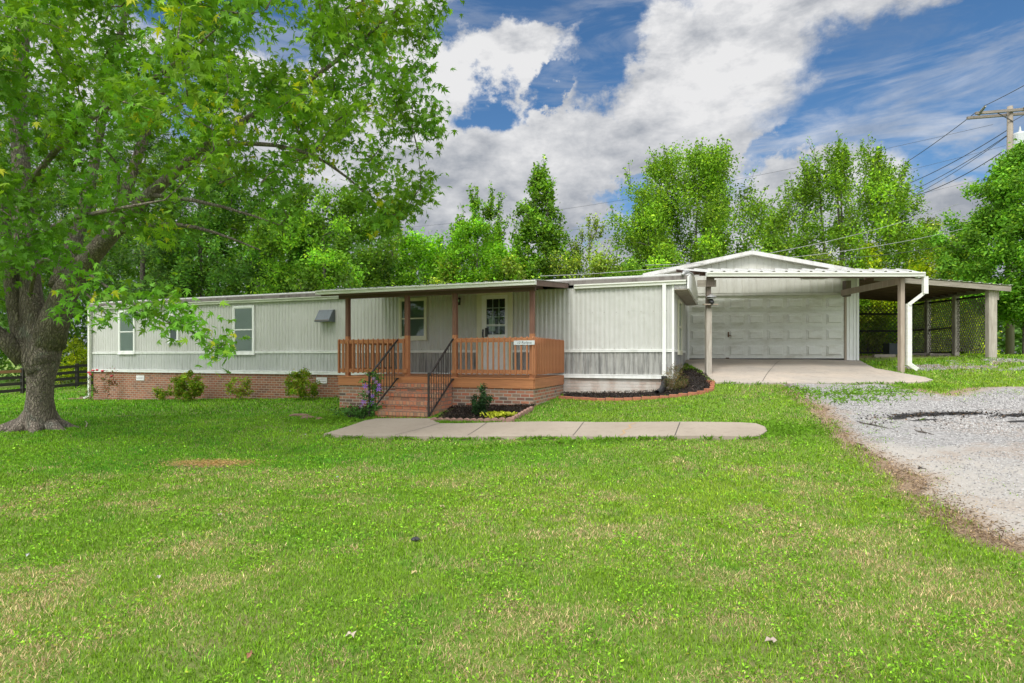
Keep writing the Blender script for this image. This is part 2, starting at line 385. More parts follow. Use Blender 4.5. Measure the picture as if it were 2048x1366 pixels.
M['brown_z'] = m_wood('brown_post', (.24, .115, .075), (.12, .055, .04), 'z')
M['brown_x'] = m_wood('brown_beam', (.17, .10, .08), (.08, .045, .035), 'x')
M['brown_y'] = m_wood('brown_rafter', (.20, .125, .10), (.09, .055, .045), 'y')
M['grey_z'] = m_wood('weathered_post', (.54, .50, .43), (.20, .16, .125), 'z')
M['grey_x'] = m_wood('weathered_beam', (.36, .33, .27), (.15, .12, .095), 'x')
M['tan_z'] = m_wood('tan_post', (.46, .39, .31), (.26, .20, .15), 'z')
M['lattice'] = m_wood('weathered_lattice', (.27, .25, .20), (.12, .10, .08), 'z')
M['lattice_b'] = m_wood('backlit_lattice', (.13, .115, .085), (.06, .05, .035), 'z')  # darker copy of the lattice wood: backlit silhouette put into its colour
M['dgrey_z'] = m_wood('dark_weathered_post', (.19, .15, .12), (.09, .07, .055), 'z')
M['fence'] = m_wood('black_board_fence', (.05, .045, .038), (.02, .018, .015), 'x')
M['newboard'] = m_wood('unpainted_board', (.36, .20, .09), (.26, .13, .06), 'x')
M['iron'] = m_paint('black_iron', (.022, .02, .02), (.10, .06, .045), .35, .5, 8)
M['black'] = m_paint('black_plastic', (.02, .02, .022), (.06, .06, .06), .3, .45, 8)
M['hood'] = m_paint('vent_hood_metal', (.115, .14, .15), (.06, .055, .05), .5, .45, 4, metal=.3)
M['rust'] = m_paint('rusty_metal', (.16, .085, .05), (.07, .04, .03), .6, .8, 10)
M['glass'] = m_glass('window_glass')
M['blind_l'] = m_blind('closed_blind', (.46, .53, .45), (.22, .27, .22))
M['blind_d'] = m_blind('dark_blind', (.20, .25, .21), (.07, .09, .075))  # darker grey-green slats
M['dark'] = m_paint('dark_interior', (.02, .024, .022), (.05, .05, .045), .4, .6, 2)
M['bark'] = m_bark('maple_bark', (.17, .135, .105), (.34, .29, .235), .55)
M['bark2'] = m_bark('grey_bark', (.12, .10, .085), (.2, .175, .15), .3, 1.0)
M['leaf'] = m_leaf('maple_leaf', .38)
M['leaf2'] = m_leaf('far_leaf', .36)
M['leaf3'] = m_leaf('shrub_leaf', .3)
M['petal'] = m_leaf('petal', .3, tint=(1, 1, 1))
M['blade'] = m_leaf('grass_blade', .30, .55)
M['label'] = m_paint('white_sign', (.62, .66, .68), (.5, .52, .5), .3, .6, 6)
M['ink'] = m_paint('black_ink', (.05, .05, .06), (.08, .08, .08), .2, .6)
M['pole'] = m_wood('pole_wood', (.34, .30, .24), (.2, .165, .13), 'z')
M['arm'] = m_wood('crossarm_wood', (.30, .26, .23), (.17, .14, .12), 'x')
M['porcelain'] = m_paint('grey_porcelain', (.25, .25, .23), (.12, .12, .11), .4, .35, 6)
M['transf'] = m_paint('transformer_grey', (.52, .55, .56), (.4, .4, .4), .2, .45)
M['wire'] = m_paint('wire_black', (.045, .045, .05), (.08, .08, .08), .2, .5)
M['stone'] = m_paint('red_stone', (.24, .14, .10), (.12, .09, .07), .6, .9, 5, stretch=(1, 1, 1))
M['straw'] = m_paint('dead_straw', (.42, .29, .16), (.25, .17, .1), .6, .9, 12, stretch=(1, 1, 1))

def m_concrete(name, c, c2, joint=None):
    m, N, b, o = newmat(name); co = objco(N)
    n1 = N.noise(co, .9, 6, .62); n2 = N.noise(co, 7, 6, .7); n3 = N.noise(co, 90, 3, .6)
    col = N.mix(N.mapr(n1, .35, .68), c, c2); col = N.mix(N.mapr(n2, .52, .75, 0, .5), col, (.21, .17, .13, 1)); col = N.mix(N.mapr(n3, .35, .7, 0, .28), col, (.15, .12, .1, 1))
    setcol(N, b, col); b.inputs['Roughness'].default_value = .9; bump(N, b, N.math('ADD', n3, N.math('MULTIPLY', n2, .5)), .5, .006); return m
M['walk'] = m_concrete('walk_concrete', (.37, .315, .25), (.31, .26, .205))
M['apron'] = m_concrete('apron_concrete', (.49, .42, .345), (.36, .33, .29))
def m_gravel():
    m, N, b, o = newmat('gravel'); co = objco(N)
    vo = N.add('ShaderNodeTexVoronoi'); N.l.new(co, vo.inputs['Vector']); vo.inputs['Scale'].default_value = 42
    n1 = N.noise(co, .8, 6, .6, .5); n2 = N.noise(co, 30, 5, .75); n4 = N.noise(co, 5, 5, .7)
    s = N.add('ShaderNodeSeparateColor'); N.l.new(vo.outputs['Color'], s.inputs[0])
    col = N.mix(N.mapr(s.outputs[0], 0, 1), (.20, .195, .19, 1), (.44, .43, .42, 1))
    col = N.mix(N.mapr(n2, .52, .7, 0, .8), col, (.12, .105, .095, 1))
    f = N.math('MULTIPLY', N.mapr(n1, .50, .62, 0, 1, True), N.mapr(n4, .3, .7, .35, .95))
    at = N.add('ShaderNodeAttribute', attribute_name='Col'); sa = N.add('ShaderNodeSeparateColor'); N.l.new(at.outputs['Color'], sa.inputs[0])
    dirt = N.math('MAXIMUM', N.math('MULTIPLY', f, .55), N.math('ADD', sa.outputs[0], N.math('MULTIPLY', N.math('SUBTRACT', n4, .5), .8), clamp=True), clamp=True)
    dcol = N.mix(N.mapr(n4, .3, .7), (.40, .31, .23, 1), (.30, .22, .155, 1)); dcol = N.mix(N.mapr(n2, .5, .7, 0, .6), dcol, (.12, .08, .05, 1))
    pale = N.mix(N.mapr(sa.outputs[1], 0, 1), col, (.42, .39, .35, 1))
    col = N.mix(dirt, pale, dcol)
    ashf = N.math('ADD', sa.outputs[2], N.math('MULTIPLY', N.math('SUBTRACT', n2, .5), .9)); ashf = N.math('SUBTRACT', ashf, N.mapr(n4, .40, .56, .38, 0)); ashf = N.mapr(ashf, .25, .45)
    col = N.mix(ashf, col, (.02, .018, .018, 1))
    setcol(N, b, col); b.inputs['Roughness'].default_value = .92
    bump(N, b, N.math('ADD', vo.outputs['Distance'], n2), .8, .02); return m
M['gravel'] = m_gravel()
def m_lawn():
    m, N, b, o = newmat('lawn_soil'); co = objco(N)
    n1 = N.noise(co, 1.1, 6, .65, .4); n2 = N.noise(co, 9, 6, .7); n3 = N.noise(co, 60, 4, .7)
    col = N.mix(N.mapr(n3, .3, .7), (.11, .20, .02, 1), (.19, .29, .03, 1))
    col = N.mix(N.math('MULTIPLY', N.mapr(n1, .5, .66, 0, 1, True), N.mapr(n2, .35, .65, .1, .8)), col, (.27, .20, .11, 1))
    col = N.mix(N.mapr(n3, .55, .75, 0, .65), col, (.07, .10, .02, 1))
    at = N.add('ShaderNodeAttribute', attribute_name='Col'); sa = N.add('ShaderNodeSeparateColor'); N.l.new(at.outputs['Color'], sa.inputs[0])
    d = N.math('ADD', sa.outputs[0], N.math('MULTIPLY', N.math('SUBTRACT', n2, .5), .7)); d = N.mapr(d, .25, .6)
    dc = N.mix(N.mapr(n2, .35, .65), (.37, .27, .18, 1), (.26, .18, .115, 1)); dc = N.mix(N.mapr(n3, .5, .7, 0, .6), dc, (.09, .06, .04, 1))
    col = N.mix(d, col, dc)
    setcol(N, b, col); b.inputs['Roughness'].default_value = .95; bump(N, b, N.math('ADD', n3, N.math('MULTIPLY', n2, .7)), .8, .03); return m
M['lawn'] = m_lawn()
def m_mulch():
    m, N, b, o = newmat('mulch'); co = objco(N)
    n = N.noise(co, 45, 5, .8, 1.0); n2 = N.noise(co, 6, 4, .6)
    setcol(N, b, N.mix(N.mapr(n, .35, .75), (.006, .005, .0045, 1), (.05, .036, .03, 1))); b.inputs['Roughness'].default_value = .95
    bump(N, b, N.math('ADD', n, n2), 1.0, .04); return m
M['mulch'] = m_mulch()

# ------------------------------------------------------------------ terrain height
def gz_pts():
    pts = []
    def a(x, y, z): pts.append((x, y, z))
    def p(px, py, Y): v = P3(px, py, Y); a(v.x, v.y, v.z)
    for x, z in ((-16, -.05), (-8, 0), (0, 0), (6, .08), (14, .25)): a(x, -4, z*.6); a(x, 1, z)
    a(0, 4, .0); a(-6, 5, 0); a(4, 5, .10); a(8, 6, .42); a(14, 7, .62)
    p(80, 862, 11.5); p(700, 876, 10.6); p(1000, 879, 9.8); p(1500, 882, 8.7); p(800, 842, 12.0)
    p(1067, 818, 12.15); p(1030, 840, 11.35); p(880, 846, 11.6)
    for px, py in ((190, 801), (400, 799), (680, 795)):
        s = HF.s(px); w = HF.w(s); a(w.x, w.y, HF.z(py, s))
    for px, py, d in ((1135, 789, 0), (1346, 783, 0)):
        s = HF.s(px, d); w = HF.w(s, d); a(w.x, w.y, HF.z(py, s, d))
    p(1425, 779, 13.0); p(1330, 797, 13.1); p(1300, 870, 9.3); p(1560, 800, 11.6)
    for px in (1385, 1540, 1700):
        s = GF.s(px); w = GF.w(s); a(w.x, w.y, GF.z(719, s)-.03)
    p(1420, 750, 14.3); p(1806, 746, 14.3); p(1640, 769, 13.1); p(1850, 767, 13.0); p(1430, 767, 13.2)
    p(1982, 716, 17.5); p(1854, 711, 22); p(1718, 726, 17.6)
    p(2040, 770, 12.6); a(17, 11, .88); a(21, 14, 1.25)
    a(24, 26, 1.5); a(10, 30, 1.5); a(0, 30, .9); a(-12, 34, 0); a(-25, 28, -.37); a(-23.5, 31, -.1); a(-27, 14, -.1); a(-27, 2, -.1)
    a(32, 40, 1.6); a(10, 44, 1.5); a(-30, 46, -.2); a(0, 46, .9); a(34, 5, .6); a(34, 20, 1.3)
    return np.array(pts)
_gp = gz_pts()
def _tps(r2): return r2*np.log(r2+1e-9)*.5
def _fit():
    X = _gp[:, :2]; n = len(X); d2 = ((X[:, None]-X[None])**2).sum(-1)
    K = _tps(d2)+np.eye(n)*.8; Pm = np.hstack([np.ones((n, 1)), X]); A = np.zeros((n+3, n+3)); A[:n, :n] = K; A[:n, n:] = Pm; A[n:, :n] = Pm.T
    return np.linalg.solve(A, np.concatenate([_gp[:, 2], np.zeros(3)]))
_w = _fit()
def gzn(x, y):
    x = np.atleast_1d(np.asarray(x, float)); y = np.atleast_1d(np.asarray(y, float))
    cx = np.clip(x, -30, 34); cy = np.clip(y, -6, 46); out = np.empty(len(cx))
    for i in range(0, len(cx), 20000):
        a, b = cx[i:i+20000], cy[i:i+20000]
        d2 = (a[:, None]-_gp[None, :, 0])**2+(b[:, None]-_gp[None, :, 1])**2
        out[i:i+20000] = _tps(d2)@_w[:-3]+_w[-3]+_w[-2]*a+_w[-1]*b
    out += .012*np.sin(x*1.7+y*.6)*np.sin(y*1.3-x*.4)
    return out
def gz(x, y): return float(gzn([x], [y])[0])
def g(px, py, y0=8.0):              # where a sight line meets the ground
    k = (px-CX)/FPX; q = (py-YH)/FPX; lo, hi = 1.5, 45.0
    Y = 2.0
    while Y < 45:
        if CZ-q*Y < gz(k*Y, Y): break
        Y += .25
    lo, hi = Y-.25, Y
    for _ in range(14):
        mid = (lo+hi)/2
        if CZ-q*mid < gz(k*mid, mid): hi = mid
        else: lo = mid
    return Vector((k*hi, hi, gz(k*hi, hi)))
def inpoly(x, y, poly):
    x = np.asarray(x); y = np.asarray(y); c = np.zeros(x.shape, bool); n = len(poly); j = n-1
    for i in range(n):
        xi, yi = poly[i][0], poly[i][1]; xj, yj = poly[j][0], poly[j][1]
        t = ((yi > y) != (yj > y)) & (x < (xj-xi)*(y-yi)/((yj-yi) or 1e-12)+xi); c ^= t; j = i
    return c
def edgedist(x, y, poly):
    d = np.full(np.shape(x), 1e9); n = len(poly)
    for i in range(n):
        ax, ay = poly[i][:2]; bx, by = poly[(i+1) % n][:2]; dx, dy = bx-ax, by-ay; L = dx*dx+dy*dy+1e-12
        t = np.clip(((x-ax)*dx+(y-ay)*dy)/L, 0, 1); d = np.minimum(d, np.hypot(x-ax-t*dx, y-ay-t*dy))
    return d
def vnoise(x, y, sc, seed=0):       # smooth value noise, numpy
    r = np.random.default_rng(seed); T = r.random((64, 64)); x = np.asarray(x)*sc; y = np.asarray(y)*sc
    xi = np.floor(x).astype(int); yi = np.floor(y).astype(int); fx = x-xi; fy = y-yi; fx = fx*fx*(3-2*fx); fy = fy*fy*(3-2*fy)
    a = T[xi % 64, yi % 64]; b = T[(xi+1) % 64, yi % 64]; c = T[xi % 64, (yi+1) % 64]; d = T[(xi+1) % 64, (yi+1) % 64]
    return (a*(1-fx)+b*fx)*(1-fy)+(c*(1-fx)+d*fx)*fy
def fb(x, y, sc, seed=0, o=4):
    s = 0; a = 1; t = 0
    for i in range(o): s = s+a*vnoise(x, y, sc*2**i, seed+i); t += a; a *= .55
    return s/t

def gp_list(pxs): return [g(*p).to_2d() for p in pxs]
WALK = gp_list([(648, 873), (730, 846), (752, 842), (860, 842), (880, 852), (1000, 850), (1200, 850), (1480, 851), (1512, 853), (1531, 860), (1534, 868), (1520, 878), (1490, 880), (1250, 880), (1000, 879), (800, 878), (700, 877)])
_s0 = GF.s(1378); _s1 = GF.s(1704)
APRON = [GF.w(_s0+.25, 0).to_2d(), GF.w(_s1, 0).to_2d(), GF.w(GF.s(1719), -.05).to_2d()]+gp_list([(1750, 739), (1800, 748), (1850, 757), (1866, 762), (1850, 766), (1780, 768), (1640, 769), (1500, 769), (1432, 768), (1412, 752)])
_d1 = [(1565, 768), (1588, 785), (1640, 815), (1668, 850), (1700, 885), (1760, 925), (1815, 955), (1850, 990), (1900, 1030), (1960, 1065), (2048, 1100)]
_dr = gp_list(_d1)
_top = gp_list([(2046, 772), (1960, 776), (1900, 790), (1800, 775), (1780, 769)])
DRIVE = _dr+[Vector((5.5, 3.1)), Vector((8, 2.2)), Vector((16, 2)), Vector((18, 8)), Vector((14, 11.5))]+_top+[Vector((APRON[-4][0], APRON[-4][1]+.15)), Vector((APRON[-3][0], APRON[-3][1]+.15))]
HOME = [HF.w(-.1, -.02).to_2d(), HF.w(20.8, -.02).to_2d(), HF.w(20.8, 4.3).to_2d(), HF.w(-.1, 4.3).to_2d()]
PD = -2.44                                           # porch depth
PS0, PS1 = HF.s(1067, PD), HF.s(679, PD)
SS0, SS1 = HF.s(906, PD), HF.s(797, PD)
PORCH = [HF.w(PS0, PD).to_2d(), HF.w(PS1, PD).to_2d(), HF.w(PS1, 0).to_2d(), HF.w(PS0, 0).to_2d()]
STEPS = [HF.w(SS0, PD-1.15).to_2d(), HF.w(SS1, PD-1.15).to_2d(), HF.w(SS1, PD).to_2d(), HF.w(SS0, PD).to_2d()]
BED1 = [HF.w(PS0+.02, -.02).to_2d()]+[HF.w(-.02, 0).to_2d(), HF.w(-.02, 2.2).to_2d()]+gp_list([(1392, 742), (1412, 752), (1424, 770), (1421, 781), (1395, 788), (1300, 797), (1190, 801), (1128, 797)])
BED2 = [HF.w(SS0, PD).to_2d(), HF.w(PS0-.05, PD).to_2d()]+gp_list([(1062, 822), (1022, 842), (950, 845), (872, 843)])
BED3 = [HF.w(SS1, PD).to_2d(), HF.w(SS1, PD-.75).to_2d()]+gp_list([(725, 842), (690, 838)])+[HF.w(PS1-.3, PD).to_2d()]
GRG = [GF.w(-.05, 0).to_2d(), GF.w(6.9, 0).to_2d(), GF.w(6.9, 7.5).to_2d(), GF.w(-.05, 7.5).to_2d()]

# the lawn: one sheet to the horizon
def build_ground():
    def ax(lo, hi, stp, far, fac=1.35):
        c = list(np.arange(lo, hi+1e-6, stp)); s = stp
        while c[-1] < far: s *= fac; c.append(c[-1]+s)
        s = stp
        while c[0] > -far: s *= fac; c.insert(0, c[0]-s)
        return np.array(c)
    xs = ax(-16, 19, .16, 900); ys = ax(1, 26, .16, 900)
    X, Y = np.meshgrid(xs, ys, indexing='ij'); x = X.ravel(); y = Y.ravel(); z = gzn(x, y)
    for poly, dz in ((WALK, -.05), (APRON, -.07), (DRIVE, -.03), (BED1, -.05), (BED2, -.05)):
        ins = inpoly(x, y, poly) & (edgedist(x, y, poly) > .14); z[ins] += dz
    nx, ny = len(xs), len(ys); i = np.arange(nx-1)[:, None]*ny+np.arange(ny-1)[None]
    F = np.stack([i, i+ny, i+ny+1, i+1], -1).reshape(-1, 4)
    d = edgedist(x, y, [tuple(q) for q in DRIVE]); dirt = np.clip(1-d/.36, 0, 1)*(x > 2)*(y < 12.5)
    m1 = g(420, 930); dirt = np.maximum(dirt, np.clip(1.15-np.hypot((x-m1.x)/.75, (y-m1.y)/.35), 0, 1)*.85)
    dirt = np.maximum(dirt, np.clip(1-edgedist(x, y, WALK)/.16, 0, 1)*.8)
    sh = inpoly(x, y, [(10.6, 17.6), (15, 17.9), (17.2, 25), (11, 25)]); dirt = np.maximum(dirt, sh*.75*np.clip((y-17.6)/2.5, 0, 1))
    gp = np.clip(1.2-np.abs(y-16)/1.2, 0, 1)*(x > 9.8)*(fb(x, y, .9, 9) > .55); dirt = np.maximum(dirt, gp*.6)
    tb = g(72, 858); dirt = np.maximum(dirt, np.clip(1.1-np.hypot(x-tb.x, y-tb.y)/1.0, 0, 1)*.7)
    col = np.zeros((len(x), 3)); col[:, 0] = dirt
    o = rawmesh('lawn', np.stack([x, y, z], 1), F, 4, M['lawn'], col=col); o.data.shade_smooth(); tag(o, kind='structure')
build_ground()

def sheet(name, poly, mat, dz, step=.12, ragged=0.0, attr=None, seed=1):
    P = np.array([tuple(q) for q in poly]); x0, y0 = P.min(0)-.2; x1, y1 = P.max(0)+.2
    xs = np.arange(x0, x1, step); ys = np.arange(y0, y1, step); X, Y = np.meshgrid(xs, ys, indexing='ij'); x = X.ravel(); y = Y.ravel()
    d = edgedist(x, y, P); s = np.where(inpoly(x, y, P), d, -d)+ragged*(fb(x, y, 1.6, seed)-.5)*2
    ny = len(ys); nx = len(xs); i = (np.arange(nx-1)[:, None]*ny+np.arange(ny-1)[None])
    F = np.stack([i, i+ny, i+ny+1, i+1], -1).reshape(-1, 4); keep = (s[F] > -.02).all(1); F = F[keep]
    used = np.unique(F); mp = np.full(len(x), -1); mp[used] = np.arange(len(used)); x, y, s = x[used], y[used], s[used]
    z = gzn(x, y)+dz*np.clip(s/.12, .0, 1)-.012*(s < .06)
    col = attr(x, y, s) if attr else None
    o = rawmesh(name, np.stack([x, y, z], 1), mp[F], 4, mat, col=col); o.data.shade_smooth(); return o
def drive_attr(x, y, s):
    c = np.zeros((len(x), 3)); c[:, 0] = np.clip(1.0-s/.38, 0, 1)*(y < 12.6)
    tr = np.clip(1-np.abs((x-5.5)-(y-6)*.05-.9*np.sin(y*.5))/.5, 0, 1)*(y < 8); c[:, 1] = np.maximum(np.clip(1.2-s/1.6, 0, 1)*(y < 7.5), tr)
    for (px, py, rx, ry) in ((1815, 833, .55, .15), (1880, 829, .7, .17), (1940, 829, .35, .12), (2030, 832, .5, .12), (1790, 838, .25, .10), (2040, 845, .3, .08), (1850, 842, .4, .05)):
        q = g(px, py); c[:, 2] = np.maximum(c[:, 2], np.clip(1.15-np.hypot((x-q.x)/rx, (y-q.y)/ry/1.6), 0, 1))
    return c
tag(sheet('gravel_drive', DRIVE, M['gravel'], .015, .08, .22, drive_attr), kind='structure')
tag(sheet('mulch_bed', BED1, M['mulch'], .05, .06), kind='structure')
tag(sheet('mulch_bed', BED2, M['mulch'], .05, .05), kind='structure')
tag(sheet('mulch_bed', BED3, M['mulch'], .04, .05), kind='structure')
def slab(name, poly, mat, dz, th, joints=(), step=.25):
    # concrete slab following the ground: outline refined, top n-gon strips by grid, with a real edge
    P = np.array([tuple(q) for q in poly]); out = []
    for i in range(len(P)):
        a, b = P[i], P[(i+1) % len(P)]; n = max(1, int(np.hypot(*(b-a))/step))
        for k in range(n): out.append(a+(b-a)*k/n)
    out = np.array(out); z = gzn(out[:, 0], out[:, 1])+dz
    import bmesh
    bm = bmesh.new(); vs = [bm.verts.new((p[0], p[1], q)) for p, q in zip(out, z)]
    f = bm.faces.new(vs)
    if f.normal.z < 0 or True:
        bm.normal_update()
        if f.normal.z < 0: f.normal_flip()
    bmesh.ops.triangulate(bm, faces=[f])
    for _ in range(2):
        lo = [e for e in bm.edges if e.calc_length() > .5]
        if lo: bmesh.ops.subdivide_edges(bm, edges=lo, cuts=2)
        bmesh.ops.triangulate(bm, faces=bm.faces[:])
    co = np.array([v.co[:] for v in bm.verts]); zz = gzn(co[:, 0], co[:, 1])+dz
    for v, q in zip(bm.verts, zz): v.co.z = q
    r = bmesh.ops.extrude_face_region(bm, geom=bm.faces[:]); nv = [e for e in r['geom'] if isinstance(e, bmesh.types.BMVert)]
    for v in nv: v.co.z -= th
    bmesh.ops.recalc_face_normals(bm, faces=bm.faces[:])
    me = bpy.data.meshes.new(name); bm.to_mesh(me); bm.free(); me.materials.append(mat)
    o = bpy.data.objects.new(name, me); C.objects.link(o); OFF[o.name] = Vector((0, 0, 0)); return tag(o, kind='structure')
wk = slab('concrete_walk', WALK, M['walk'], .055, .12)
ap = slab('concrete_apron', APRON, M['apron'], .035, .12)
# control joints of the walk and apron: narrow dark grooves
def joints(name, segs, dz, w=.012):
    m = MB()
    for a, b in segs:
        a, b = g(*a), g(*b); n = max(1, int((b-a).length/.25))
        for k in range(n):
            p = a.lerp(b, k/n); q = a.lerp(b, (k+1)/n); d = (q-p).normalized(); s = Vector((-d.y, d.x, 0))*w/2
            zp, zq = gz(p.x, p.y)+dz, gz(q.x, q.y)+dz
            m.add([(p.x-s.x, p.y-s.y, zp), (p.x+s.x, p.y+s.y, zp), (q.x+s.x, q.y+s.y, zq), (q.x-s.x, q.y-s.y, zq)], [(0, 1, 2, 3)])
    return tag(obj(name, m, M['dark']), kind='structure')
joints('walk_joint', [((880, 852), (790, 876)), ((974, 851), (935, 877)), ((1167, 851), (1146, 878)), ((1360, 851), (1350, 878))], .0595)
def crack():
    m = MB(); P_ = [(1272, 852), (1258, 857), (1262, 862), (1246, 868), (1250, 873), (1240, 878)]
    for a, b in zip(P_[:-1], P_[1:]):
        a, b = g(*a), g(*b); s_ = Vector((.018, .004, 0)); m.add([(a.x-s_.x, a.y-s_.y, gz(a.x, a.y)+.060), (a.x+s_.x, a.y, gz(a.x, a.y)+.060), (b.x+s_.x, b.y, gz(b.x, b.y)+.060), (b.x-s_.x, b.y, gz(b.x, b.y)+.060)], [(0, 1, 2, 3)])
    tag(obj('walk_crack', m, M['straw']), kind='structure')
crack()
joints('apron_joint', [((1560, 724), (1525, 766)), ((1425, 748), (1800, 750))], .0395)

# ------------------------------------------------------------------ mobile home
SL = HF.s(184)
Z_T0, Z_T1 = 1.00, 1.075          # bottom trim band
Z_M0, Z_M1 = 1.635, 1.70          # middle trim band
Z_E = 3.27                        # top of the siding under the gutter
home = empty('mobile_home', HF.w(0, 0, .6), -HF.th, 'long pale ribbed metal mobile home on a red brick base', 'mobile home', abs_z=True)
def hx(px, d=0.0): return -HF.s(px, d)
def corner_mb():
    m = MB(); m.box(-SL, -SL+.05, -.035, .01, Z_T1, Z_E); return m
m = MB(); m.ribs(-SL, .0, .010, Z_M1, Z_E, .122, .013); obj('siding_panel', m, M['siding'], home, label='pale greenish white ribbed siding above the middle trim')
m = MB(); m.ribs(-PS1-1.2, .0, .010, Z_T1, Z_M0, .122, .013); obj('siding_panel', m, M['siding_low'], home, label='grey streaked ribbed siding below the middle trim right of the vent hood')
m = MB(); m.ribs(-SL, -PS1-1.2, .010, Z_T1, Z_M0, .122, .013); obj('siding_panel', m, M['siding_pale'], home, label='pale dented ribbed siding below the left windows')
m = MB(); m.box(-SL, 0, .028, 4.27, Z_T0, Z_E+.02); obj('wall', m, M['siding'], home)
# end wall facing right, with the same ribs
def endribs(z0, z1, mat, lab):
    m = MB(); q = MB(); q.ribs(.02, 4.25, 0, z0, z1, .122, .013)
    m.add([(-v[1]+.004, v[0], v[2]) for v in q.v], q.f); obj('siding_panel', m, mat, home, label=lab)
endribs(Z_M1, 3.3, M['siding'], 'pale ribbed siding on the right end'); endribs(Z_T1, Z_M0, M['siding_low'], 'grey ribbed siding at the foot of the right end')
for z0, z1, pr in ((Z_T0-.02, Z_T1, .034), (Z_M0, Z_M1, .028)):
    m = MB(); m.box(-SL-.02, .03, -pr, .027, z0, z1).box(.004, .03, .0275, 4.27, z0, z1)
    m.box(-SL-.02, .034, -pr-.008, -pr, z1-.018, z1-.004); obj('trim_band', m, M['trim'], home)
m = MB(); m.box(-.022, .03, -.03, -.0, Z_T1, Z_E); obj('corner_trim', m, M['trim'], home)
m = MB(); m.box(-SL-.02, -SL+.03, -.03, 0, Z_T1, Z_E); obj('corner_trim', m, M['trim'], home)
# brick skirting: red on the left of the porch, whitewashed on the right
m = MB(); m.box(-SL+.02, -PS1+.3, .03, .14, -.5, Z_T0-.002); obj('brick_skirting', m, M['brick'], home)
m = MB(); m.box(-PS1+.302, 0, .03, .14, .1, Z_T0-.002).box(-.11, 0, .142, 4.25, .1, Z_T0-.002); obj('brick_skirting', m, M['brickw'], home, label='whitewashed brick skirting right of the porch')
# low arched roof with a short overhang past the right end
def arch(x0, x1, mat, name, rise=.25, zb=Z_E+.06, d0=-.06, d1=4.40, th=.05, n=14, lab=None):
    m = MB(); top = []
    for i in range(n+1):
        t = i/n; y = d0+(d1-d0)*t; top.append((y, zb+.13+rise*(1-(2*t-1)**2)))
    prof = [(d0, zb+.02)]+top+[(d1, zb+.02)]; k = len(prof)
    vs = [(x0, y, z) for y, z in prof]+[(x1, y, z) for y, z in prof]
    fs = [(i, i+k, i+k+1, i+1) for i in range(k-1)]+[tuple(range(k)), tuple(range(2*k-1, k-1, -1))]
    m.add(vs, fs); return obj(name, m, mat, home, label=lab)
XO = .37
arch(-SL-.06, XO-.02, M['roofdark'], 'roof')
m = MB()
for i in range(15):
    t = i/14; y = -.02+4.4*t; z = Z_E+.222+.24*(1-(2*t-1)**2)
    m.v.append((-SL-.08, y, z)); m.v.append((XO, y, z))
m.f = [(2*i, 2*i+1, 2*i+3, 2*i+2) for i in range(14)]
m.add(m.v[:2], []); r_ = obj('roof_sheet', m, M['roofmetal'], home); sm = r_.modifiers.new('thick', 'SOLIDIFY'); sm.thickness = .022
# overhang box at the right end: ribbed front, smooth white end face, soffit
m = MB(); q = MB(); q.ribs(.032, XO-.03, -.06, 3.15, Z_E+.02, .122, .013, 1); m.add(q.v, q.f); m.box(.03, XO-.03, -.05, -.02, 3.15, Z_E+.02); obj('overhang_front', m, M['siding_low'], home)
m = MB(); n = 14; prof = [(-.11, 3.14)]
for i in range(n+1):
    t = i/n; prof.append((-.11+4.5*t, Z_E+.16+.31*(1-(2*t-1)**2)))
prof.append((4.39, 3.14)); k = len(prof)
m.add([(XO-.03, y, z) for y, z in prof]+[(XO+.012, y, z) for y, z in prof], [tuple(range(k-1, -1, -1)), tuple(range(k, 2*k))]+[(i, (i+1) % k, (i+1) % k+k, i+k) for i in range(k)])
obj('overhang_end', m, M['trim'], home)
m = MB(); m.box(.032, XO-.032, -.1, 4.38, 3.12, 3.14); obj('overhang_soffit', m, M['soffit'], home)
m = MB(); m.tube([(XO-.14, -.13, Z_E+.20), (XO-.10, .05, Z_E+.29), (XO-.04, .3, Z_E+.31), (XO+.01, .9, Z_E+.36), (XO+.02, 1.7, Z_E+.43)], [.03, .05, .04, .03, .02], 8); obj('roof_sealant', m, M['galv'], home, smooth=True)
# gutters
def gutter(name, x0, x1, y, z, mat, parent, h=.105, w=.11, lab=None):
    m = MB(); prof = [(y, z-h*.95), (y-w*.72, z-h*.95), (y-w*.78, z-h*.45), (y-w, z-h*.30), (y-w, z), (y-w+.014, z), (y-w+.014, z-h*.26), (y-w*.70, z-h*.42), (y-w*.66, z-h*.85), (y-.012, z-h*.85), (y-.012, z+.01), (y, z+.01)]
    k = len(prof)
    m.add([(x0, a, b) for a, b in prof]+[(x1, a, b) for a, b in prof], [(i, (i+1) % k, (i+1) % k+k, i+k) for i in range(k)])
    m.box(x0-.004, x0, y-w*.95, y, z-h*.9, z); m.box(x1, x1+.004, y-w*.95, y, z-h*.9, z)
    return obj(name, m, mat, parent, label=lab)
gutter('gutter', -SL-.08, -HF.s(690), -.012, Z_E+.085, M['gutter'], home, lab='stained gutter left of the porch roof')
gutter('gutter', -HF.s(1150), XO-.06, -.012, Z_E+.085, M['gutter_w'], home, lab='pale gutter right of the porch roof')
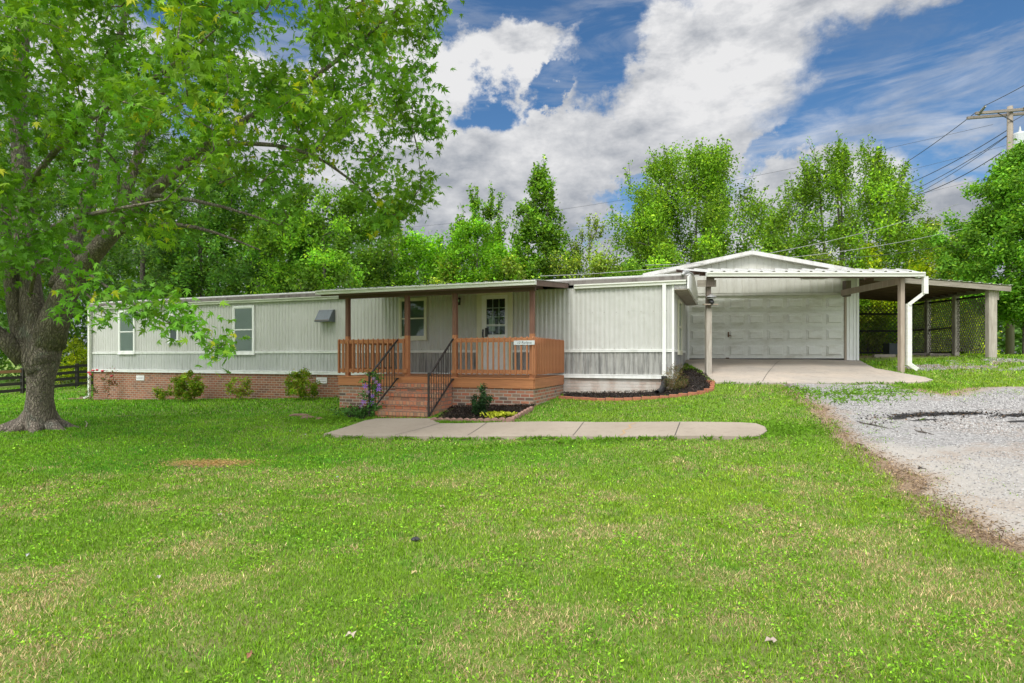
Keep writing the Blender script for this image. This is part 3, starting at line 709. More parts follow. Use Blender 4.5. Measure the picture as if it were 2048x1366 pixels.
# downspouts
def spout(x, y, z1, z0, mat, name='downspout', w=.085, kick=(-.0, -.16), lab=None):
    m = MB(); m.box(x-w/2, x+w/2, y-.065, y, z0+.10, z1); m.box(x-w/2-.003, x+w/2+.003, y-.068, y, z0+.62, z0+.65).box(x-w/2-.003, x+w/2+.003, y-.068, y, z1-.7, z1-.67)
    if kick: m.beam((x, y-.033, z0+.13), (x+kick[0], y-.033+kick[1], z0+.04), w, .065)
    return obj(name, m, mat, home, label=lab)
spout(-HF.s(1329), -.035, Z_E+.02, .72, M['trim'], kick=None, lab='white downspout near the right corner')
spout(-SL+.0, -.065, Z_E, -.02, M['gutter_w'], kick=(-.14, -.10), lab='white downspout at the left corner')
# windows
def window(px0, px1, py0, py1, mat, blind, rail=True, d=0, vert=False):
    s0, s1 = HF.s(px0), HF.s(px1); x0, x1 = -s0, -s1; zt, zb = HF.z(py0, (s0+s1)/2), HF.z(py1, (s0+s1)/2)
    m = MB(); w = .062
    m.box(x0, x1, -.05, -.004, zt-w, zt).box(x0, x1, -.05, -.004, zb, zb+w*1.15).box(x0, x0+w, -.05, -.004, zb+w*1.15, zt-w).box(x1-w, x1, -.05, -.004, zb+w*1.15, zt-w)
    m.box(x0-.015, x1+.015, -.066, -.004, zb-.03, zb); f = obj('window', m, mat, home)
    a, b, c_, e = x0+w, x1-w, zb+w*1.15, zt-w; q = MB(); r = .028
    q.box(a, b, -.036, -.006, e-r, e).box(a, b, -.036, -.006, c_, c_+r).box(a, a+r, -.036, -.006, c_+r, e-r).box(b-r, b, -.036, -.006, c_+r, e-r)
    if rail: mid = (c_+e)/2; q.box(a+r, b-r, -.042, -.006, mid-.018, mid+.018)
    sn = obj('sash', q, mat, f)
    bm_ = MB(); bm_.box(a, b, -.0165, -.0145, c_, e); obj('blind', bm_, blind, f)
    gl = MB(); gl.add([(a+r*.5, -.026, c_+r*.5), (b-r*.5, -.026, c_+r*.5), (b-r*.5, -.026, e-r*.5), (a+r*.5, -.026, e-r*.5)], [(0, 1, 2, 3)]); obj('pane', gl, M['glass'], f); return f
window(238.5, 271.5, 621, 707, M['trim'], M['blind_l'])
window(338, 358.5, 628, 685, M['trim'], M['blind_d'], False)
window(467, 510, 611.5, 708, M['trim'], M['blind_l'])
window(799, 854.5, 596, 679, M['cream'], M['blind_d'])
# window on the right end wall
m = MB(); d0, d1, zb, zt, w = 1.15, 2.25, 1.62, 3.02, .062
m.box(.018, .062, d0, d0+w, zb, zt).box(.018, .062, d1-w, d1, zb, zt).box(.018, .062, d0+w, d1-w, zt-w, zt).box(.018, .07, d0-.02, d1+.02, zb-.05, zb+w)
m.box(.018, .05, d0+w, d1-w, (zb+zt)/2-.02, (zb+zt)/2+.02); f = obj('window', m, M['cream'], home)
m = MB(); m.box(.02, .022, d0+w, d1-w, zb+w, zt-w); obj('blind', m, M['blind_d'], f); m = MB(); m.add([(.035, d0+w, zb+w), (.035, d1-w, zb+w), (.035, d1-w, zt-w), (.035, d0+w, zt-w)], [(0, 1, 2, 3)]); obj('pane', m, M['glass'], f)
# front door
s0, s1 = HF.s(955), HF.s(1026); sm_ = (s0+s1)/2; zt = HF.z(580, sm_); zb = HF.z(741, sm_); x0, x1 = -s0, -s1
m = MB(); w = .105
m.box(x0, x0+w, -.055, -.004, zb, zt-w).box(x1-w, x1, -.055, -.004, zb, zt-w).box(x0, x1, -.055, -.004, zt-w, zt)
m.box(x0+w, x0+w+.035, -.045, -.004, zb, zt-w).box(x1-w-.035, x1-w, -.045, -.004, zb, zt-w).box(x0+w, x1-w, -.045, -.004, zt-w-.035, zt-w)
m.box(x0+w, x1-w, -.05, -.004, zb-.03, zb)
fd = obj('front_door', m, M['cream'], home)
a, b = x0+w+.036, x1-w-.036; top = zt-w-.036; wz0 = HF.z(670, sm_); wz1 = HF.z(598, sm_); wx0, wx1 = -HF.s(974), -HF.s(1011)
m = MB(); m.box(a, b, -.038, -.006, zb, wz0).box(a, b, -.038, -.006, wz1, top).box(a, wx0, -.038, -.006, wz0, wz1).box(wx1, b, -.038, -.006, wz0, wz1)
m.box(a+.07, b-.07, -.041, -.038, zb+.12, wz0-.42).box(a, b, -.046, -.038, wz0-.02, wz0+.012); obj('door_leaf', m, M['trim'], fd)
m = MB(); nm = 3
for i in range(1, 3): q = wx0+(wx1-wx0)*i/3; m.box(q-.009, q+.009, -.026, -.012, wz0, wz1)
for i in range(1, 4): q = wz0+(wz1-wz0)*i/4; m.box(wx0, wx1, -.028, -.012, q-.009, q+.009)
zz = HF.z(650, sm_); m.box(wx0, wx1, -.04, -.028, zz-.014, zz+.014); obj('muntins', m, M['trim'], fd)
m = MB(); m.box(wx0, wx1, -.010, -.007, wz0, wz1); obj('door_interior', m, M['dark'], fd)
m = MB(); m.box(wx0+.06, wx0+.24, -.0125, -.0105, wz0+.1, wz0+.46); obj('blind', m, M['blind_l'], fd)
m = MB(); m.add([(wx0, -.034, wz0), (wx1, -.034, wz0), (wx1, -.034, wz1), (wx0, -.034, wz1)], [(0, 1, 2, 3)]); obj('pane', m, M['glass'], fd)
m = MB(); hxx = -HF.s(967.5); hz_ = HF.z(666, sm_); m.box(hxx-.012, hxx+.016, -.075, -.038, hz_-.13, hz_+.10).tube([(hxx, -.06, hz_+.05), (hxx, -.10, hz_+.03), (hxx, -.10, hz_-.1), (hxx, -.06, hz_-.12)], .010, 6)
m.box(hxx+.07, hxx+.14, -.07, -.038, hz_-.1, hz_+.14); obj('handle', m, M['black'], fd)
# porch lamp by the door
s_ = HF.s(918); x = -s_; zl = HF.z(603, s_)
m = MB(); m.box(x-.05, x+.05, -.03, -.012, zl-.10, zl+.10).tube([(x, -.03, zl+.05), (x, -.10, zl+.10), (x, -.13, zl+.06)], .012, 6); lp = obj('wall_lamp', m, M['iron'], home)
m = MB(); m.lathe([(.01, .10), (.085, .075), (.10, .055), (.10, .04)], (x, -.13, zl), 14); m.lathe([(.075, -.06), (.065, -.075)], (x, -.13, zl), 14)
for k in range(4):
    a_ = k*math.pi/2+.7; m.beam((x+.068*math.cos(a_), -.13+.068*math.sin(a_), zl-.06), (x+.085*math.cos(a_), -.13+.085*math.sin(a_), zl+.045), .008, .008)
obj('lamp_shade', m, M['iron'], lp)
m = MB(); m.lathe([(.055, -.058), (.07, .035)], (x, -.13, zl), 14); obj('pane', m, M['glass'], lp)
m = MB(); m.blob((x, -.13, zl-.01), .028, 3, (1, 1, 1.5)); obj('bulb', m, M['trim'], lp, smooth=True)
# kitchen vent hood
s_ = HF.s(656); x = -s_; zt = HF.z(620, s_); zb = HF.z(644.5, s_); w = .255
m = MB(); dd = .30
m.add([(x-w, -.006, zt), (x+w, -.006, zt), (x+w, -.09, zt-.01), (x-w, -.09, zt-.01), (x-w, -.006, zb), (x+w, -.006, zb), (x+w, -dd, zb), (x-w, -dd, zb), (x+w, -dd, zb+.035), (x-w, -dd, zb+.035)],
      [(0, 1, 2, 3), (3, 2, 8, 9), (9, 8, 6, 7), (0, 3, 9, 7, 4), (1, 5, 6, 8, 2)])
vh = obj('vent_hood', m, M['hood'], home); sm = vh.modifiers.new('thick', 'SOLIDIFY'); sm.thickness = .006
m = MB(); m.box(x-w+.003, x+w-.003, -dd-.003, -dd+.05, zb-.004, zb+.055); obj('hood_lip', m, M['rust'], vh)
# foundation vents
for px, py in ((279.5, 755.5), (642.5, 761)):
    s_ = HF.s(px); x = -s_; z = HF.z(py, s_, .03); m = MB(); w, h = .20, .095
    m.box(x-w, x+w, .012, .03, z-h, z-h+.018).box(x-w, x+w, .012, .03, z+h-.018, z+h).box(x-w, x-w+.02, .012, .03, z-h, z+h).box(x+w-.02, x+w, .012, .03, z-h, z+h)
    for k in range(3): q = z-h+.045+k*.05; m.add([(x-w, .004, q-.02), (x+w, .004, q-.02), (x+w, .028, q+.018), (x-w, .028, q+.018)], [(0, 1, 2, 3)])
    obj('foundation_vent', m, M['trim'], home)
# screw heads along the siding
m = MB()
for z_, lo, hi in ((HF.z(624, HF.s(1250)), -.15, -3.4), (HF.z(641, HF.s(560)), -6.6, -14.5), (Z_M1+.03, -.2, -20), (Z_T1+.03, -.2, -20)):
    x = lo
    while x > hi: m.box(x-.006, x+.006, -.022, -.0165, z_-.006, z_+.006); x -= .152*2
tag(obj('screws', m, M['rust'], home), kind='stuff')
# electric mast and vent pipes on the roof
def mast():
    d = 3.2; s_ = HF.s(598, d); x = -s_; zb = 3.55; zt = HF.z(559, s_, d)
    m = MB(); m.box(x-.065, x+.065, d-.07, d+.07, zb-.2, zt); p_ = obj('service_mast', m, M['pole'], home)
    m = MB(); m.tube([(x-.2, d-.05, zb-.1), (x-.2, d-.05, zb+.28), (x-.16, d-.05, zb+.36), (x-.12, d-.06, zb+.30)], .03, 8); obj('weather_head', m, M['galv'], p_)
    m = MB(); m.tube([(x+.06, d-.06, zt-.12), (x+.25, d-.08, zt-.15), (x+.3, d-.08, zt-.3), (x+.22, d-.1, zb+.06), (x+.02, d-.1, zb+.02)], .012, 6); obj('cable', m, M['gutter_w'], p_)
mast()

# ------------------------------------------------------------------ porch
ZD = 1.045; ZF = .815
porch = empty('porch', HF.w((PS0+PS1)/2, PD/2, .4), -HF.th, 'red stained wooden porch with brick base and metal roof at the front door', 'porch', abs_z=True)
OFFX = (PS0+PS1)/2; OFFY = PD/2
_obj = obj
def pobj(name, m, mat, parent=None, **k):       # porch and steps parts are written in the wall frame and shifted to the root
    m.v = [(v[0]+OFFX, v[1]-OFFY, v[2]) for v in m.v]; return _obj(name, m, mat, parent or porch, **k)
xa, xb = -PS1, -PS0
m = MB(); m.box(xa, xb, PD, PD+.10, -.3, ZF-.002).box(xb-.10, xb, PD+.102, -.002, -.2, ZF-.002).box(xa, xa+.10, PD+.102, -.002, -.3, ZF-.002); pobj('brick_base', m, M['brickp'])
st0, st1 = -SS1+.12, -SS0
m = MB(); m.box(xa-.01, xb+.01, PD-.035, PD+.004, ZF, ZD-.03); pobj('fascia_board', m, M['redwood_x'])
m = MB(); m.box(xb-.005, xb+.03, PD+.005, -.04, ZF, ZD-.03); pobj('fascia_board', m, M['redwood_y'])
m = MB(); m.box(xa-.03, xa+.005, PD+.005, -.04, ZF, ZD-.03); pobj('fascia_board', m, M['redwood_y'])
m = MB(); nb = 17; bw = (-PD-.0)/nb
for i in range(nb): m.box(xa-.03, xb+.035, PD-.05+i*bw, PD-.05+(i+1)*bw-.006, ZD-.028, ZD)
pobj('deck', m, M['redwood_x'])
rt, rb = ZD+.915, ZD+.07
def picket_proto(mat):
    m = MB(); w = .017; m.add([(-w, -w, 0), (w, -w, 0), (w, w, 0), (-w, w, 0), (-w, -w, rt-rb-.035), (w, -w, rt-rb-.035), (w, w, rt-rb), (-w, w, rt-rb)],
                             [(0, 3, 2, 1), (4, 5, 6, 7), (0, 1, 5, 4), (1, 2, 6, 5), (2, 3, 7, 6), (3, 0, 4, 7)])
    me_o = _obj('picket', m, mat, None); me_o.parent = porch; return me_o
proto = picket_proto(M['redwood_z']); first = True
def place_picket(x, y, rz):
    global first
    o = proto if first else proto.copy()
    if not first: C.objects.link(o)
    first = False
    o.location = (x+OFFX, y-OFFY, rb-.4+random.uniform(-.006, .006)); o.rotation_euler = (0, random.uniform(-.006, .006), rz+random.uniform(-.03, .03)); o.parent = porch
def rail_front(x0, x1, n, ext0=0, ext1=0):
    m = MB(); m.box(x0, x1, PD+.0, PD+.038, rt-.115, rt-.02); pobj('top_rail', m, M['redwood_x'])
    m = MB(); m.box(x0, x1, PD+.0, PD+.038, rb+.02, rb+.11); pobj('bottom_rail', m, M['redwood_x'])
    for i in range(n): place_picket(x0-ext0+.02+(x1-x0+ext0+ext1-.04)*i/(n-1), PD-.019, 0)
p1x, p2x, p3x, p4x = [-HF.s(q, PD) for q in (691.5, 810.8, 906.8, 1062)]
rail_front(p3x+.045, xb-.02, 15, 0, .03); rail_front(xa+.0, p2x-.045, 14, .03, .02)
for xs_, sg, n in ((xb, 1, 20), (xa, -1, 20)):
    m = MB(); m.box(xs_-sg*.04, xs_-sg*.002, PD+.04, -.04, rt-.115, rt-.02); pobj('top_rail', m, M['redwood_y'])
    m = MB(); m.box(xs_-sg*.04, xs_-sg*.002, PD+.04, -.04, rb+.02, rb+.11); pobj('bottom_rail', m, M['redwood_y'])
    for i in range(n): place_picket(xs_+sg*.019, PD+.03+(-PD-.08)*i/(n-1), sg*math.pi/2)
# posts, beams, roof
zr1, zr0 = 3.40, 3.14            # roof height at the wall and at the front
dF = PD-.30
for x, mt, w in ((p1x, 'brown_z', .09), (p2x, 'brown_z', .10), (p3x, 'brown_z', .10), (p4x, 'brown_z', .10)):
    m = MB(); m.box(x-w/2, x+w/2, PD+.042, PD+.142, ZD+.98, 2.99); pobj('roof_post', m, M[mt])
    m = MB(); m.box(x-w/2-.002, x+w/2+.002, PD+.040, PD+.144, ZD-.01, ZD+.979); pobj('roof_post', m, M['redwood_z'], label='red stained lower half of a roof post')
for x in (p2x, p3x):
    m = MB(); m.box(x-.047, x+.047, PD-.03, PD+.04, rb+.02, rb+.1); pobj('rail_block', m, M['redwood_x'])
xr0, xr1 = -HF.s(640, dF), -HF.s(1073, dF)
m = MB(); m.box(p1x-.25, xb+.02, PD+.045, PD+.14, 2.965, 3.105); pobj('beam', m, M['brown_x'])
m = MB()
nx = 9
for i in range(nx):
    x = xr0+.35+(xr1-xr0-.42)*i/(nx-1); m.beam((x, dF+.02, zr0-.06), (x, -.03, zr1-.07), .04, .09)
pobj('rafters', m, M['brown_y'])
m = MB(); m.beam((xr1-.025, dF+.005, zr0-.045), (xr1-.025, -.10, zr1-.055), .04, .13); pobj('barge_board', m, M['brown_y'])
m = MB(); m.box(xr0+.02, xr1-.05, dF+.003, dF+.04, zr0-.13, zr0-.02); pobj('fascia', m, M['brown_x'])
def rib_roof(parent, mat, pf, x0, x1, y0, z0, y1, z1, per=.229, h=.019, name='roof', th=.004):
    m = MB(); xs = [x0]; hs = [0.0]; n = int(math.ceil((x1-x0)/per))
    for i in range(n):
        b_ = x0+i*per+.03
        for fx, fy in ((0, 0), (.018, 1), (.046, 1), (.064, 0), (.125, 0), (.13, .25), (.14, .25), (.145, 0)):
            if b_+fx < x1: xs.append(b_+fx); hs.append(fy*h)
    xs.append(x1); hs.append(0); k = len(xs)
    vs = [(x, y0, z0+q) for x, q in zip(xs, hs)]+[(x, y1, z1+q) for x, q in zip(xs, hs)]
    b_ = len(m.v); m.add(vs, [(i, i+1, i+1+k, i+k) for i in range(k-1)])
    o = pf(name, m, mat, parent); s = o.modifiers.new('thick', 'SOLIDIFY'); s.thickness = th; s.offset = 1; return o
rib_roof(porch, M['galv'], pobj, xr0+.0, xr1+.01, dF-.03, zr0+.005, .02, zr1+.005, h=.022)
m = MB(); m.box(xr0+.05, xr1-.05, dF+.1, -.05, 0, .01); m.v = [(v[0], v[1], v[2]+zr0-.005+(v[1]-dF)*(zr1-zr0)/(-dF)) for v in m.v]; pobj('roof_deck', m, M['brown_x'])
# porch gutter (its own frame shift)
gm = MB(); y, z, h, w = dF-.004, zr0+.0, .095, .11
prof = [(y, z-h), (y-w*.72, z-h), (y-w*.78, z-h*.45), (y-w, z-h*.30), (y-w, z), (y-w+.014, z), (y-w+.014, z-h*.26), (y-w*.66, z-h*.85), (y-.012, z-h*.85), (y-.012, z+.0), (y, z+.0)]
k = len(prof); gm.add([(xr0-.05, a, b) for a, b in prof]+[(xr1, a, b) for a, b in prof], [(i, (i+1) % k, (i+1) % k+k, i+k) for i in range(k)]); gm.box(xr1, xr1+.004, y-w, y, z-h, z); gm.box(xr0-.054, xr0-.05, y-w, y, z-h, z)
pobj('gutter', gm, M['gutter_w'])
# brick steps
steps = empty('brick_steps', HF.w((PS0+PS1)/2, PD/2, .1), -HF.th, 'four red brick steps with black iron railings leading to the porch', 'steps', abs_z=True)
tops = [.895, .72, .535, .355]
for i, zt in enumerate(tops):
    y1 = PD-.036-.285*i if i else PD-.036; y0 = PD-.036-.285*(i+1)
    m = MB(); m.box(st0-.0, st1+.0, y0, y1-(.001 if i else 0), -.1, zt-.105); o1 = pobj('step', m, M['bricks'], steps)
    m = MB(); m.box(st0-.004, st1+.004, y0-.028, y1, zt-.105, zt); pobj('tread', m, M['brickr'], o1)
m = MB(); m.box(st0+.0, st1-.0, PD-.062, PD-.036, .90, ZD-.03); pobj('riser_board', m, M['redwood_x'], steps)
def stair_rail(x, lab):
    yb, yt = PD-.036-.285*4-.02, PD-.06; zb = .16; z0, z1 = zb+1.0, ZD+.88
    m = MB(); m.box(x-.018, x+.018, yb-.018, yb+.018, zb-.06, zb+1.02); r_ = pobj('stair_railing', m, M['iron'], steps, label=lab)
    m = MB(); m.beam((x, yb-.0, z0-.06), (x, yt+.02, z1), .035, .03); pobj('top_rail', m, M['iron'], r_)
    za, zc = zb+.10, 1.0; m = MB(); m.beam((x, yb, za), (x, yt, zc), .03, .025).box(x-.025, x+.025, yt-.03, yt+.03, zc-.02, zc+.02); pobj('bottom_rail', m, M['iron'], r_)
    for k_ in range(1, 10):
        t = k_/10; y = yb+(yt-yb)*t; m = MB(); m.box(x-.006, x+.006, y-.006, y+.006, za+(zc-za)*t+.01, z0-.07+(z1-z0+.07)*t); pobj('baluster', m, M['iron'], r_)
stair_rail(st0-.12, 'left stair railing with purple clematis climbing it'); stair_rail(st1+.022, 'right stair railing on the open side of the steps')
# name board on the railing
sg = empty('sign_board', HF.w((PS0+PS1)/2, PD/2, rt-.1), -HF.th, 'narrow white board with handwriting fixed to the porch railing', 'sign', abs_z=True)
x0, x1 = -HF.s(1027.5, PD-.05), -HF.s(1069, PD-.05); zt, zb = HF.z(681, HF.s(1048, PD), PD-.04), HF.z(689.6, HF.s(1048, PD), PD-.04)
m = MB(); m.box(x0, x1, PD-.052, PD-.038, zb, zt); pobj('board', m, M['label'], sg)
cu = bpy.data.curves.new('lettering', 'FONT'); cu.body = '10 Rolqua'; cu.size = (zt-zb)*.80; cu.extrude = .001; cu.align_x = 'CENTER'; cu.align_y = 'CENTER'; cu.space_character = 1.1; cu.shear = .25
tx = bpy.data.objects.new('lettering', cu); C.objects.link(tx); tx.parent = sg; tx.location = ((x0+x1)/2+OFFX, PD-.0535-OFFY, (zb+zt)/2-sg.location.z); tx.rotation_euler = (R(90), 0, 0); tx.data.materials.append(M['ink'])
bpy.context.view_layer.update()
me_ = bpy.data.meshes.new_from_object(tx.evaluated_get(bpy.context.evaluated_depsgraph_get())); tm = bpy.data.objects.new('handwriting', me_); C.objects.link(tm)
tm.parent = sg; tm.location = tx.location; tm.rotation_euler = tx.rotation_euler; bpy.data.objects.remove(tx); me_.materials.clear(); me_.materials.append(M['ink'])

# ------------------------------------------------------------------ garage
WG = 6.45; GD = 7.4
gar = empty('garage', GF.w(WG/2, 0, 1.45), -GF.th, 'white metal garage with a gable roof and a wide panelled door', 'garage', abs_z=True)
OX, OY = WG/2, 0
def gobj(name, m, mat, parent=None, **k):
    m.v = [(v[0]+OX, v[1]-OY, v[2]) for v in m.v]; return _obj(name, m, mat, parent or gar, **k)
zg = GF.z(719, 3)-.02; ze = GF.z(541, 0); zap = GF.z(504, WG/2)
ds0, ds1 = GF.s(1688), GF.s(1378); dzt = GF.z(591, (ds0+ds1)/2); dzb = GF.z(717, (ds0+ds1)/2)
def rake(x): return ze+(zap-ze)*(1-abs(x+WG/2)/(WG/2))-.03
m = MB(); m.ribs(-WG, -.0, -.02, dzt+.09, 0, .229, .014, -1, .10, .05, z1f=rake)
gobj('front_wall', m, M['garage'])
m = MB(); m.ribs(-ds0+.06, 0, -.02, zg-.12, dzt+.09, .115, .014, -1, .12, .06); gobj('front_wall', m, M['trim'], label='white ribbed strip right of the garage door')
m = MB(); m.ribs(-WG, -ds1-.06, -.02, zg-.12, dzt+.09, .229, .014, -1, .1, .05); gobj('front_wall', m, M['garage'], label='white ribbed strip left of the garage door')
m = MB(); m.box(-.05, .012, -.045, .03, zg-.12, ze); gobj('corner_trim', m, M['trim'])
m = MB(); m.box(-WG, -WG+.05, 0, GD, zg-.5, ze).box(-.05, -.002, .032, GD, zg-.5, ze).box(-WG, 0, GD, GD+.05, zg-.5, ze)
m.box(-WG, -ds1-.06, 0, .05, zg-.5, dzt).box(-ds0+.06, -.052, 0, .05, zg-.5, dzt)
m.add([(-WG, 0, dzt), (0, 0, dzt), (0, 0, ze-.05), (-WG/2, 0, zap-.06), (-WG, 0, ze-.05)], [(0, 1, 2, 3, 4)])
m.add([(-WG, GD, ze), (0, GD, ze), (-WG/2, GD, zap-.05)], [(0, 2, 1)]); gobj('wall', m, M['garage'])
m = MB(); m.box(-ds0, -ds0+.06, -.05, .01, zg, dzt); gobj('door_jamb', m, M['tan_z'])
m = MB(); m.box(-ds1-.06, -ds1, -.05, .01, zg, dzt); gobj('door_jamb', m, M['trim'])
m = MB(); m.box(-ds1-.1, -ds0+.09, -.065, .01, dzt, dzt+.065); gobj('lintel_trim', m, M['garage'])
zj = GF.z(538, WG/2)
m = MB(); m.box(-WG*.80, -WG*.2, -.042, -.02, zj-.02, zj+.02); gobj('gable_trim', m, M['garage'])
# roof: two ribbed slopes with verge trim
def slope(xe, sgn):
    xe2 = xe+sgn*.12; zz_ = ze-.045; o_ = MB(); ov = -.14
    xs = [(-WG/2, zap+.02), (xe2, zz_+.02)]
    per = .229; n = int((GD-ov)/per); ys = []; hs = []
    for i in range(n):
        b_ = ov+i*per
        for fy, fh in ((0, 0), (.08, 0), (.098, 1), (.126, 1), (.144, 0)): ys.append(b_+fy); hs.append(fh*.018)
    ys.append(GD+.2); hs.append(0); k = len(ys)
    vs = [(xs[0][0], y, xs[0][1]+h) for y, h in zip(ys, hs)]+[(xs[1][0], y, xs[1][1]+h) for y, h in zip(ys, hs)]
    fs = [(i, i+1, i+1+k, i+k) if sgn < 0 else (i, i+k, i+1+k, i+1) for i in range(k-1)]
    o_.add(vs, fs); o = gobj('roof_slope', o_, M['roofmetal']); s = o.modifiers.new('thick', 'SOLIDIFY'); s.thickness = .006
    q = MB(); q.beam((-WG/2, ov-.012, zap-.035), (xe2, ov-.012, zz_-.035), .03, .11); gobj('verge_trim', q, M['roofmetal'])
    q = MB(); q.beam((-WG/2, ov/2-.02, zap-.115), (xe2, ov/2-.02, zz_-.115), .30, .012); gobj('verge_soffit', q, M['garage'])
slope(-WG, -1); slope(0, 1)
# sectional door, four rows of eight raised panels
gd = MB(); gd.box(-ds1, -ds0, .012, .03, dzb, dzt); gdo = gobj('garage_door', gd, M['door'])
H4 = (dzt-dzb)/4; W8 = (ds1-ds0)/8
for r_ in range(4):
    z0 = dzb+r_*H4; m = MB(); m.box(-ds1+.004, -ds0-.004, -.016, .011, z0+.007, z0+H4-.008)
    for c_ in range(8):
        x0 = -ds1+c_*W8; a, b, e, f_ = x0+.055, x0+W8-.055, z0+.085, z0+H4-.085
        def frust(a, b, e, f_, y0, y1, ins):
            m.add([(a, y0, e), (b, y0, e), (b, y0, f_), (a, y0, f_), (a+ins, y1, e+ins), (b-ins, y1, e+ins), (b-ins, y1, f_-ins), (a+ins, y1, f_-ins)],
                  [(0, 1, 5, 4), (1, 2, 6, 5), (2, 3, 7, 6), (3, 0, 4, 7), (4, 5, 6, 7)])
        frust(a, b, e, f_, -.0162, -.034, .006); frust(a+.036, b-.036, e+.036, f_-.036, -.0342, -.066, .016)
    gobj('door_section', m, M['door'], gdo)
m = MB(); m.box(-ds1, -ds0, -.02, .012, dzb-.03, dzb+.002); gobj('door_seal', m, M['black'], gdo)
s_ = GF.s(1456); z = GF.z(668, s_); m = MB(); m.box(-s_-.02, -s_+.02, -.06, -.042, z-.10, z+.06).beam((-s_, -.075, z-.04), (-s_+.09, -.08, z-.07), .02, .02); gobj('handle', m, M['rust'], gdo)
s_ = GF.s(1454); m = MB(); m.box(-s_-.05, -s_+.05, -.055, -.042, dzb+.0, dzb+.03); gobj('lift_handle', m, M['rust'], gdo)
s_ = GF.s(1630); z = GF.z(554.5, s_); m = MB(); m.box(-s_-.45, -s_+.35, -.06, -.04, z-.025, z+.035); gobj('patch_panel', m, M['trim'], gar)

# ------------------------------------------------------------------ canopy in front of the garage
cy0, cy1 = 14.3, 17.6
can = empty('garage_canopy', (7.5, 14.3, 1.1), 0, 'white ribbed metal canopy on two posts in front of the garage door', 'canopy')
zf, zb_ = CZ+(YH-545.5)/FPX*(cy0-.15), CZ+(YH-537)/FPX*17.4
xL, xR = P3(1411, 545, cy0-.15).x, P3(1838, 545, cy0-.15).x; xRb = 12.1; xLb = 5.0
def skew_roof(name, parent, mat, f0, f1, b0, b1, per=.305, h=.03):
    # ribbed sheet between front edge f0-f1 and back edge b0-b1
    f0, f1, b0, b1 = map(Vector, (f0, f1, b0, b1)); L = (f1-f0).length; us = [0]; hs = [0.]; n = int(L/per)+1
    for i in range(n):
        for fx, fy in ((.10, 0), (.125, 1), (.165, 1), (.19, 0)):
            u = (i*per+fx)/L
            if u < 1: us.append(u); hs.append(fy*h)
    us.append(1); hs.append(0); k = len(us); m = MB()
    m.add([f0.lerp(f1, u)+Vector((0, 0, q)) for u, q in zip(us, hs)]+[b0.lerp(b1, u)+Vector((0, 0, q)) for u, q in zip(us, hs)], [(i, i+1, i+1+k, i+k) for i in range(k-1)])
    o = obj(name, m, mat, parent); s = o.modifiers.new('thick', 'SOLIDIFY'); s.thickness = .005; s.offset = 1; return o
skew_roof('roof', can, M['roofmetal'], (xL, cy0-.18, zf+.012), (xR, cy0-.18, zf+.012), (xLb, cy1, zb_), (xRb, cy1, zb_))
m = MB(); 
for i in range(6):
    t = i/5; a = Vector((xL+.05, cy0-.1, zf-.05)).lerp(Vector((xLb, cy1-.1, zb_-.05)), t); b = Vector((xR-.05, cy0-.1, zf-.05)).lerp(Vector((xRb-.05, cy1-.1, zb_-.05)), t)
    m.beam(a, b, .04, .09)
obj('purlins', m, M['brown_x'], can)
gm = MB(); y, z, h, w = cy0-.17, zf, .105, .12; prof = [(y, z-h), (y-w*.72, z-h), (y-w*.78, z-h*.45), (y-w, z-h*.30), (y-w, z), (y-w+.014, z), (y-w+.014, z-h*.26), (y-w*.66, z-h*.85), (y-.012, z-h*.85), (y-.012, z), (y, z)]
k = len(prof); gm.add([(xL, a, b) for a, b in prof]+[(xR+.06, a, b) for a, b in prof], [(i, (i+1) % k, (i+1) % k+k, i+k) for i in range(k)]); gm.box(xL-.004, xL, y-w, y, z-h, z).box(xR+.06, xR+.064, y-w, y, z-h, z); obj('gutter', gm, M['gutter_w'], can)
pL = P3(1418.5, 748, cy0); pR = P3(1806, 743, cy0)
m = MB(); m.box(pL.x-.068, pL.x+.068, cy0, cy0+.136, pL.z-.15, 2.72); o = obj('post', m, M['grey_z'], can, bevel=.006)
m = MB(); m.box(pL.x-.055, pL.x+.05, cy0+.012, cy0+.12, 2.721, zf-.16); obj('post', m, M['dgrey_z'], can, label='dark narrower upper piece of the left post')
m = MB(); m.box(pR.x-.055, pR.x+.045, cy0, cy0+.12, pR.z-.2, zf-.11); obj('post', m, M['tan_z'], can, label='tan right post beside the downspout')
m = MB(); m.box(pL.x-.30, pL.x+.16, cy0-.045, cy0-.002, zf-.33, zf-.165); obj('header_board', m, M['grey_x'], can)
m = MB(); m.box(pL.x-.09, pL.x+.10, cy0-.085, cy0-.047, zf-.33, zf-.12); obj('bracket', m, M['dgrey_z'], can)
m = MB(); m.box(xL+.05, xR-.05, cy0-.1, cy0-.06, zf-.12, zf-.03); obj('front_beam', m, M['brown_x'], can)
m = MB(); m.beam((pR.x+.02, cy0+.02, zf-.16), (10.15, 17.7, zf-.1), .05, .17); obj('side_beam', m, M['tan_z'], can)
m = MB(); m.box(10.17, 10.32, 17.50, 17.70, zf-.22, zf+.26); obj('short_post', m, M['dgrey_z'], can)
dsx = pR.x+.135
m = MB(); m.box(dsx-.055, dsx+.055, cy0-.05, cy0+.03, pR.z+.16, zf-.75); m.beam((dsx, cy0-.01, zf-.77), (dsx+.27, cy0-.16, zf-.50), .11, .08); m.box(dsx+.215, dsx+.325, cy0-.24, cy0-.16, zf-.52, zf-.10)
m.beam((dsx, cy0-.01, pR.z+.2), (dsx+.13, cy0-.16, pR.z+.05), .11, .08); obj('downspout', m, M['gutter_w'], can)
